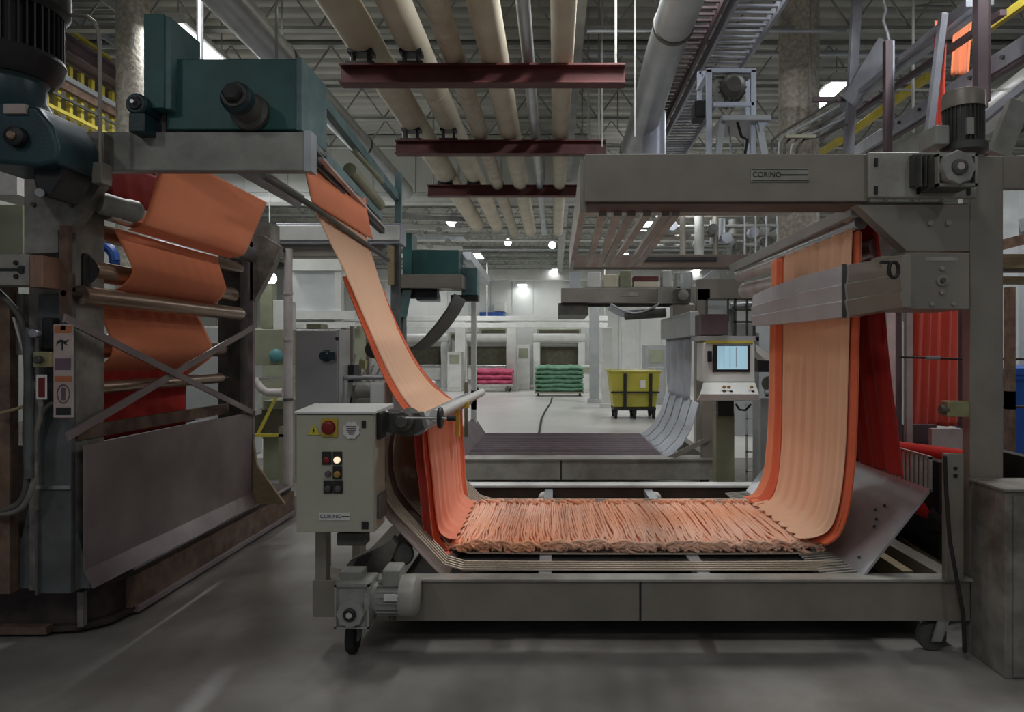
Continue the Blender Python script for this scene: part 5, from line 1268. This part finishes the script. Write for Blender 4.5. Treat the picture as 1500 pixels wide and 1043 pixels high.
t = thing('tall_machine', 'tall pale panelled machine behind the blue bin', 'machine', (7.5, 11, 0))
link('body', MB().bx(7.2, 9.5, 10.6, 12.2, 0, 4.6), 'glass_panel', t); link('strip', MB().bar((7.2, 10.56, 3.5), (9.5, 10.56, 3.9), .06, .2), 'duct', t)
for k in range(2): link('vent', MB().bx(7.5+k*.9, 8.1+k*.9, 10.56, 10.6, 1.3, 1.8), 'motor_dark', t)

# ------------------------------------------------------------------ second machine further back
N2 = thing('rear_plaiting_machine', 'second grey plaiting machine with white cloth behind the first', 'machine', (.5, 8.6, 0))
A = P(666, 674, 7.45); B = P(1050, 703, 7.45)
link('base_beam', MB().bx(-1.08, 1.78, 7.45, 7.6, B.z, A.z), 'plate_light', N2, bevel=.006); link('beam_cap', MB().bx(-1.08, 1.78, 7.43, 7.7, A.z, A.z+.015), 'plate_light', N2)
link('joint_seam', MB().fb(821, 823, 674, 703, 7.445, 7.45), 'black', N2)
link('rear_beam', MB().bx(-1.15, 1.78, 9.85, 9.98, B.z, .36), 'plate_light', N2, bevel=.006)
for X in (-1.1, 1.7): link('side_sill', MB().bx(X, X+.1, 7.6, 9.85, B.z, A.z), 'beam_grey', N2)
b = MB(); b.bx(-1.02, 1.3, 7.62, 9.85, .34, .365)
for k in range(24): b.bx(-1.02, 1.3, 7.66+k*.092, 7.69+k*.092, .365, .378)
link('slatted_belt', b, 'belt_dark', N2)
link('left_curve', MB().hexa([(-1.10,7.62,.34),(-1.0,7.62,.37),(-1.0,9.85,.37),(-1.10,9.85,.34),(-1.18,7.62,.6),(-1.15,7.62,.6),(-1.15,9.85,.6),(-1.18,9.85,.6)]), 'belt_dark', N2)
ch = [(1.20, .36), (1.30, .40), (1.42, .52), (1.52, .70), (1.60, .98)]
b = MB().grid([[(x, 7.6, z) for x, z in ch], [(x, 9.8, z) for x, z in ch]]); link('curved_chute', b, 'cloth_white', N2, solid=.012, smooth=60)
g = MB()
for k in range(4):
    yv = 7.95+k*.48
    for (p, r_) in zip(ch, ch[1:]): g.bar((p[0]-.008, yv, p[1]+.006), (r_[0]-.008, yv, r_[1]+.006), .018, .006)
link('chute_seams', g, 'motor_grey', N2)
rows = [[(1.58+.02*math.sin(k*.9+v*2), 8.0+1.6*k/24-.25*v*(k < 0), .97+.75*v) for k in range(25)] for v in [j/12 for j in range(13)]]
lab(link('white_cloth', MB().grid(rows), 'cloth_white', N2, solid=.006), 'grey white cloth falling into the curved chute')
link('pale_arm', MB().bx(1.5, 1.6, 7.6, 9.7, 1.72, 2.0), 'panel_grey', N2, bevel=.01)
b = MB(); rows = []
for j in range(10):
    v = j/9; rows.append([(P(893,0,9.8).x+.0+ (P(962,0,9.8).x-P(893,0,9.8).x)*k/20, 9.6+.5*v, P(0,446,9.8).z-.13*math.sin(PI*k/20)-.05*v) for k in range(21)])
b.grid(rows); lab(link('slack_cloth', b, 'cloth_white', N2, solid=.02), 'slack white cloth hanging under the rear top beam')
link('dark_roll', MB().cyl(P(915, 462, 9.7), P(975, 458, 9.7), .07, 16), 'motor_dark', N2)
A = P(822, 422, 10.3); B = P(986, 443, 10.3)
link('top_beam', MB().bx(A.x, B.x, 10.3, 10.5, B.z, A.z), 'beam_grey', N2, bevel=.006)
link('end_cap_plate', MB().fb(964, 1018, 422, 444, 10.25, 10.3), 'plate_light', N2)
link('gear_box', MB().fb(990, 1012, 423, 442, 10.1, 10.25), 'motor_dark', N2, bevel=.01); c = P(1001, 432, 10.1); link('gear_hub', MB().lathe(c-Vector((0,.04,0)), c, [(0,.04),(.3,.075),(1,.08)]), 'motor_grey', N2)
link('bearing_box', MB().fb(986, 1018, 446, 500, 10.2, 10.5), 'beam_grey', N2, bevel=.01)
link('name_plate', MB().fb(911, 934, 428, 434, 10.285, 10.3), 'plate_light', N2)
link('post', MB().bx(P(1020,0,10.3).x, P(1041,0,10.3).x, 10.3, 10.5, 0, 2.5), 'beam_grey', N2, bevel=.01)
link('head_plate', MB().prism([q(1020,410,10.4), q(1085,410,10.4), q(1108,440,10.4), q(1020,440,10.4)], 'y', 10.3, 10.4), 'beam_grey', N2)
link('underframe', MB().fb(818, 862, 444, 461, 10.4, 12).fb(862, 1010, 444, 449, 10.5, 10.6), 'motor_dark', N2)
link('front_leg', MB().bx(1.62, 1.78, 7.5, 7.6, .36, 1.05).bar((1.3, 7.5, .4), (1.7, 7.5, .6), .03, .05), 'beam_grey', N2)
for X in (-1.0, 1.65):
    link('foot', MB().cyl((X, 7.55, 0), (X, 7.55, B.z if False else .16), .05, 12), 'rubber', N2); link('foot', MB().cyl((X, 9.9, 0), (X, 9.9, .16), .05, 12), 'rubber', N2)
link('gear_motor', MB().cyl((-1.25, 7.5, .3), (-1.08, 7.5, .3), .09, 16).cyl((-1.0, 6.6, .17), (-.88, 6.6, .17), .1, 16), 'motor_grey', N2)
link('top_clutter', MB().fb(835, 850, 398, 422, 10.4, 10.6).fb(1000, 1012, 400, 422, 10.4, 10.6).bar(P(1020, 420, 10.4), P(1050, 395, 10.4), .08, .08), 'duct', N2)

# operator terminal
D = 6.25
t = thing('operator_terminal', 'white operator terminal with a lit blue screen on an olive post', 'terminal', (1.55, D, 0))
link('monitor_case', MB().fb(1030, 1106, 501, 560, D, D+.3), 'white_paint', t, bevel=.015)
link('bezel', MB().fb(1044, 1099, 505, 545, D-.012, D), 'ink', t, bevel=.004)
sc = link('screen', MB().fb(1051, 1095, 507, 541, D-.02, D-.011), 'screen', t)
for k in range(3): link('screen_line', MB().fb(1060+k*9, 1060.8+k*9, 509, 538, D-.0215, D-.02), 'duct', sc)
link('left_handle', MB().fb(1037, 1043, 514, 530, D-.03, D), 'black', t, bevel=.004)
b = MB(); b.hexa([P(1020,587,D-.2),P(1113,587,D-.2),P(1110,587,D+.25),P(1026,587,D+.25),P(1026,577,D-.22),P(1112,577,D-.22),P(1106,560,D),P(1030,560,D)])
kp = link('keypad', b, 'white_paint', t, bevel=.008)
for px, py, m in ((1060, 567, 'amber'), (1067, 567, 'amber'), (1060, 573, 'motor_dark'), (1070, 574, 'black'), (1100, 567, 'amber'), (1102, 574, 'black')):
    c = P(px, py, D-.16); link('key', MB().cyl(c-Vector((0,.03,0)), c, .014, 10), m, kp)
link('top_trim', MB().fb(1034, 1104, 499, 503, D-.01, D+.3), 'yellow', t)
A = P(1049, 600, D+.1); B = P(1076, 600, D+.1)
link('post', MB().bx(A.x, B.x, D+.1, D+.25, 0, .98), 'olive', t, bevel=.006); link('neck', MB().fb(1052, 1075, 586, 610, D+.02, D+.1), 'black', t)
link('foot', MB().bx(A.x-.1, B.x+.1, D, D+.45, 0, .03), 'olive', t)
link('top_shelf', MB().fb(1025, 1107, 492, 499, D, D+.35), 'panel_grey', t)
link('paper_tray', MB().prism([q(1108,505,D), q(1128,520,D), q(1138,528,D), q(1122,528,D), q(1108,515,D)], 'y', D, D+.25), 'white_paint', t)
c = P(1078, 592, D+.1); link('cable', MB().tube([c, P(1083, 600, D+.1), P(1092, 601, D+.1), P(1100, 592, D+.1)], .01, 8), 'rubber', t)
solo('dark_box', MB().fb(1027, 1067, 460, 491, D+.02, D+.3), 'primer', 'dark brown box standing on top of the operator terminal', 'box', bevel=.006)
t = thing('wire_rack', 'thin white rack with shelves behind the operator terminal', 'rack', (2, 7.4, 0))
Dr = 8.2
for px in (1093, 1115, 1140): link('upright', MB().bx(P(px,0,Dr).x, P(px+2.5,0,Dr).x, Dr, Dr+.03, 0, P(0,590,Dr).z), 'white_paint', t)
for py in (612, 637, 661, 690): link('rung', MB().fb(1093, 1142, py, py+2, Dr, Dr+.03), 'white_paint', t)
link('side_post', MB().bx(P(1118,0,Dr).x, P(1122,0,Dr).x, Dr-.1, Dr-.06, 0, 1.2), 'ink', t)
t = thing('window_shelf', 'grey framed shelf unit above the operator terminal', 'shelf', (2.6, 9, 0))
b = MB()
for (x0, x1, y0, y1) in ((1034, 1037, 437, 470), (1066, 1068, 437, 470), (1076, 1079, 437, 500), (1094, 1096, 437, 500), (1104, 1107, 437, 500), (1034, 1107, 437, 440), (1068, 1107, 452, 455), (1076, 1107, 470, 473), (1068, 1112, 494, 499)): b.fb(x0, x1, y0, y1, 9.2, 9.25)
link('frame', b, 'motor_dark', t); link('pale_back', MB().fb(1037, 1066, 440, 470, 9.4, 9.45).fb(1079, 1104, 474, 494, 9.4, 9.45), 'glass_panel', t)
link('ducting', MB().cyl(P(1070, 449, 9.3), P(1104, 447, 9.3), .05, 12).fb(1068, 1076, 455, 500, 9.3, 9.5), 'duct', t)
link('stand', MB().bx(P(1068,0,9.2).x, P(1072,0,9.2).x, 9.2, 9.3, 0, 1.8).bx(P(1108,0,9.2).x, P(1112,0,9.2).x, 9.2, 9.3, 0, 1.8), 'panel_grey', t)
t = thing('dark_pump', 'dark pump unit half hidden behind the peach curtain', 'pump', (2.3, 7.4, 0))
link('upper_case', MB().fb(1110, 1150, 522, 545, 7.2, 7.5), 'black', t, bevel=.01); link('flywheel', MB().cyl(P(1127, 562, 7.2), P(1127, 562, 7.35), .08, 18), 'motor_dark', t)
link('pipe', MB().cyl(P(1120, 575, 7.2), P(1150, 570, 7.2), .03, 10), 'duct', t); link('stand', MB().bx(2.2, 2.6, 7.3, 7.6, 0, 1.05), 'panel_grey', t)
# pale cabinets behind the terminal so the space reads full
t = thing('control_cabinets', 'row of grey electrical cabinets behind the rear machine post', 'cabinet', (3.2, 12.5, 0))
for k in range(4):
    d = link('cabinet_door', MB().bx(3.3+k*.9, 4.15+k*.9, 12.5, 13.1, 0, 2.1), 'panel_grey', t, bevel=.01)
    link('handle', MB().bx(3.38+k*.9, 3.42+k*.9, 12.46, 12.5, 1.0, 1.2), 'black', d)

# machinery glimpsed through the open top frame (behind bars)
t = thing('hanging_pipework', 'distant white pipes and valves seen through the open top frame', 'pipework', (3, 15, 3))
for k in range(6):
    px = 1000+k*24
    link('riser', MB().cyl(P(px, 375, 14+k*.2), P(px, 310+k*4, 14+k*.2), .06+.04*(k % 2), 12), 'joist' if k % 2 else 'beam_grey', t)
for k in range(4): link('header', MB().cyl(P(960, 318+k*14, 14.5), P(1180, 316+k*14, 14.5), .035, 10), 'joist' if k % 2 else 'beam_grey', t)
for k in range(8): c = P(985+k*20, 330+(k*13) % 34, 14.2); link('valve', MB().cyl(c, c+Vector((0,.2,0)), .11, 12), 'motor_dark' if k % 2 else 'bluegrey', t)
for k in range(5): link('drop', MB().bx(P(1090+k*16,0,13.8).x, P(1092+k*16,0,13.8).x, 13.8, 13.83, P(0,372,13.8).z, 5.3), 'duct', t)
link('tank', MB().cyl(P(1052, 356, 14.6), P(1052, 322, 14.6), .17, 18), 'duct', t)
t = thing('hanging_pipework', 'distant pale pipework crossing behind the smaller teal box', 'pipework', (-3, 15, 3))
for k in range(5): link('header', MB().bar(P(585, 318+k*14, 13+k), P(690-k*5, 322+k*14, 15+k), .12, .10), 'white_paint' if k % 2 else 'duct', t)
for k in range(7): c = P(600+k*14, 325+(k*17) % 40, 14.5); link('valve', MB().cyl(c, c+Vector((0,.2,0)), .06, 12), 'joist', t)
t = thing('roof_machinery', 'pale machine heads above the rear top beam', 'machine', (1, 13, 2))
for k, (x0, x1, y0, y1, m) in enumerate(((862, 880, 398, 422, 'white_paint'), (884, 905, 402, 422, 'cream'), (908, 925, 396, 422, 'olive'), (928, 965, 404, 412, 'red_steel'), (928, 965, 412, 422, 'cream'), (970, 984, 396, 422, 'joist'), (990, 1015, 398, 424, 'motor_grey'))):
    link('machine_head', MB().fb(x0, x1, y0, y1, 13, 13.3), m, t, bevel=.02)
link('support_beam', MB().fb(855, 1020, 420, 426, 13, 13.4), 'beam_grey', t)

# ------------------------------------------------------------------ world, camera, view
w = bpy.data.worlds.new('hall_ambient'); S.world = w; w.use_nodes = True
w.node_tree.nodes['Background'].inputs[0].default_value = (.75, .82, .92, 1)
w.node_tree.nodes['Background'].inputs[1].default_value = .2
cam = bpy.data.cameras.new('camera'); co = bpy.data.objects.new('camera', cam); COL.objects.link(co)
co.location = (0, 0, H); co.rotation_euler = (PI/2, 0, 0)
cam.sensor_width = 36; cam.sensor_fit = 'HORIZONTAL'; cam.lens = 36*F/1500
cam.shift_x = -(813-750)/1500; cam.shift_y = (515-521.5)/1500
cam.clip_end = 200
S.camera = co
S.view_settings.view_transform = 'Standard'; S.view_settings.look = 'None'; S.view_settings.gamma = 1
S.view_settings.use_curve_mapping = False
S.view_settings.exposure = -0.6
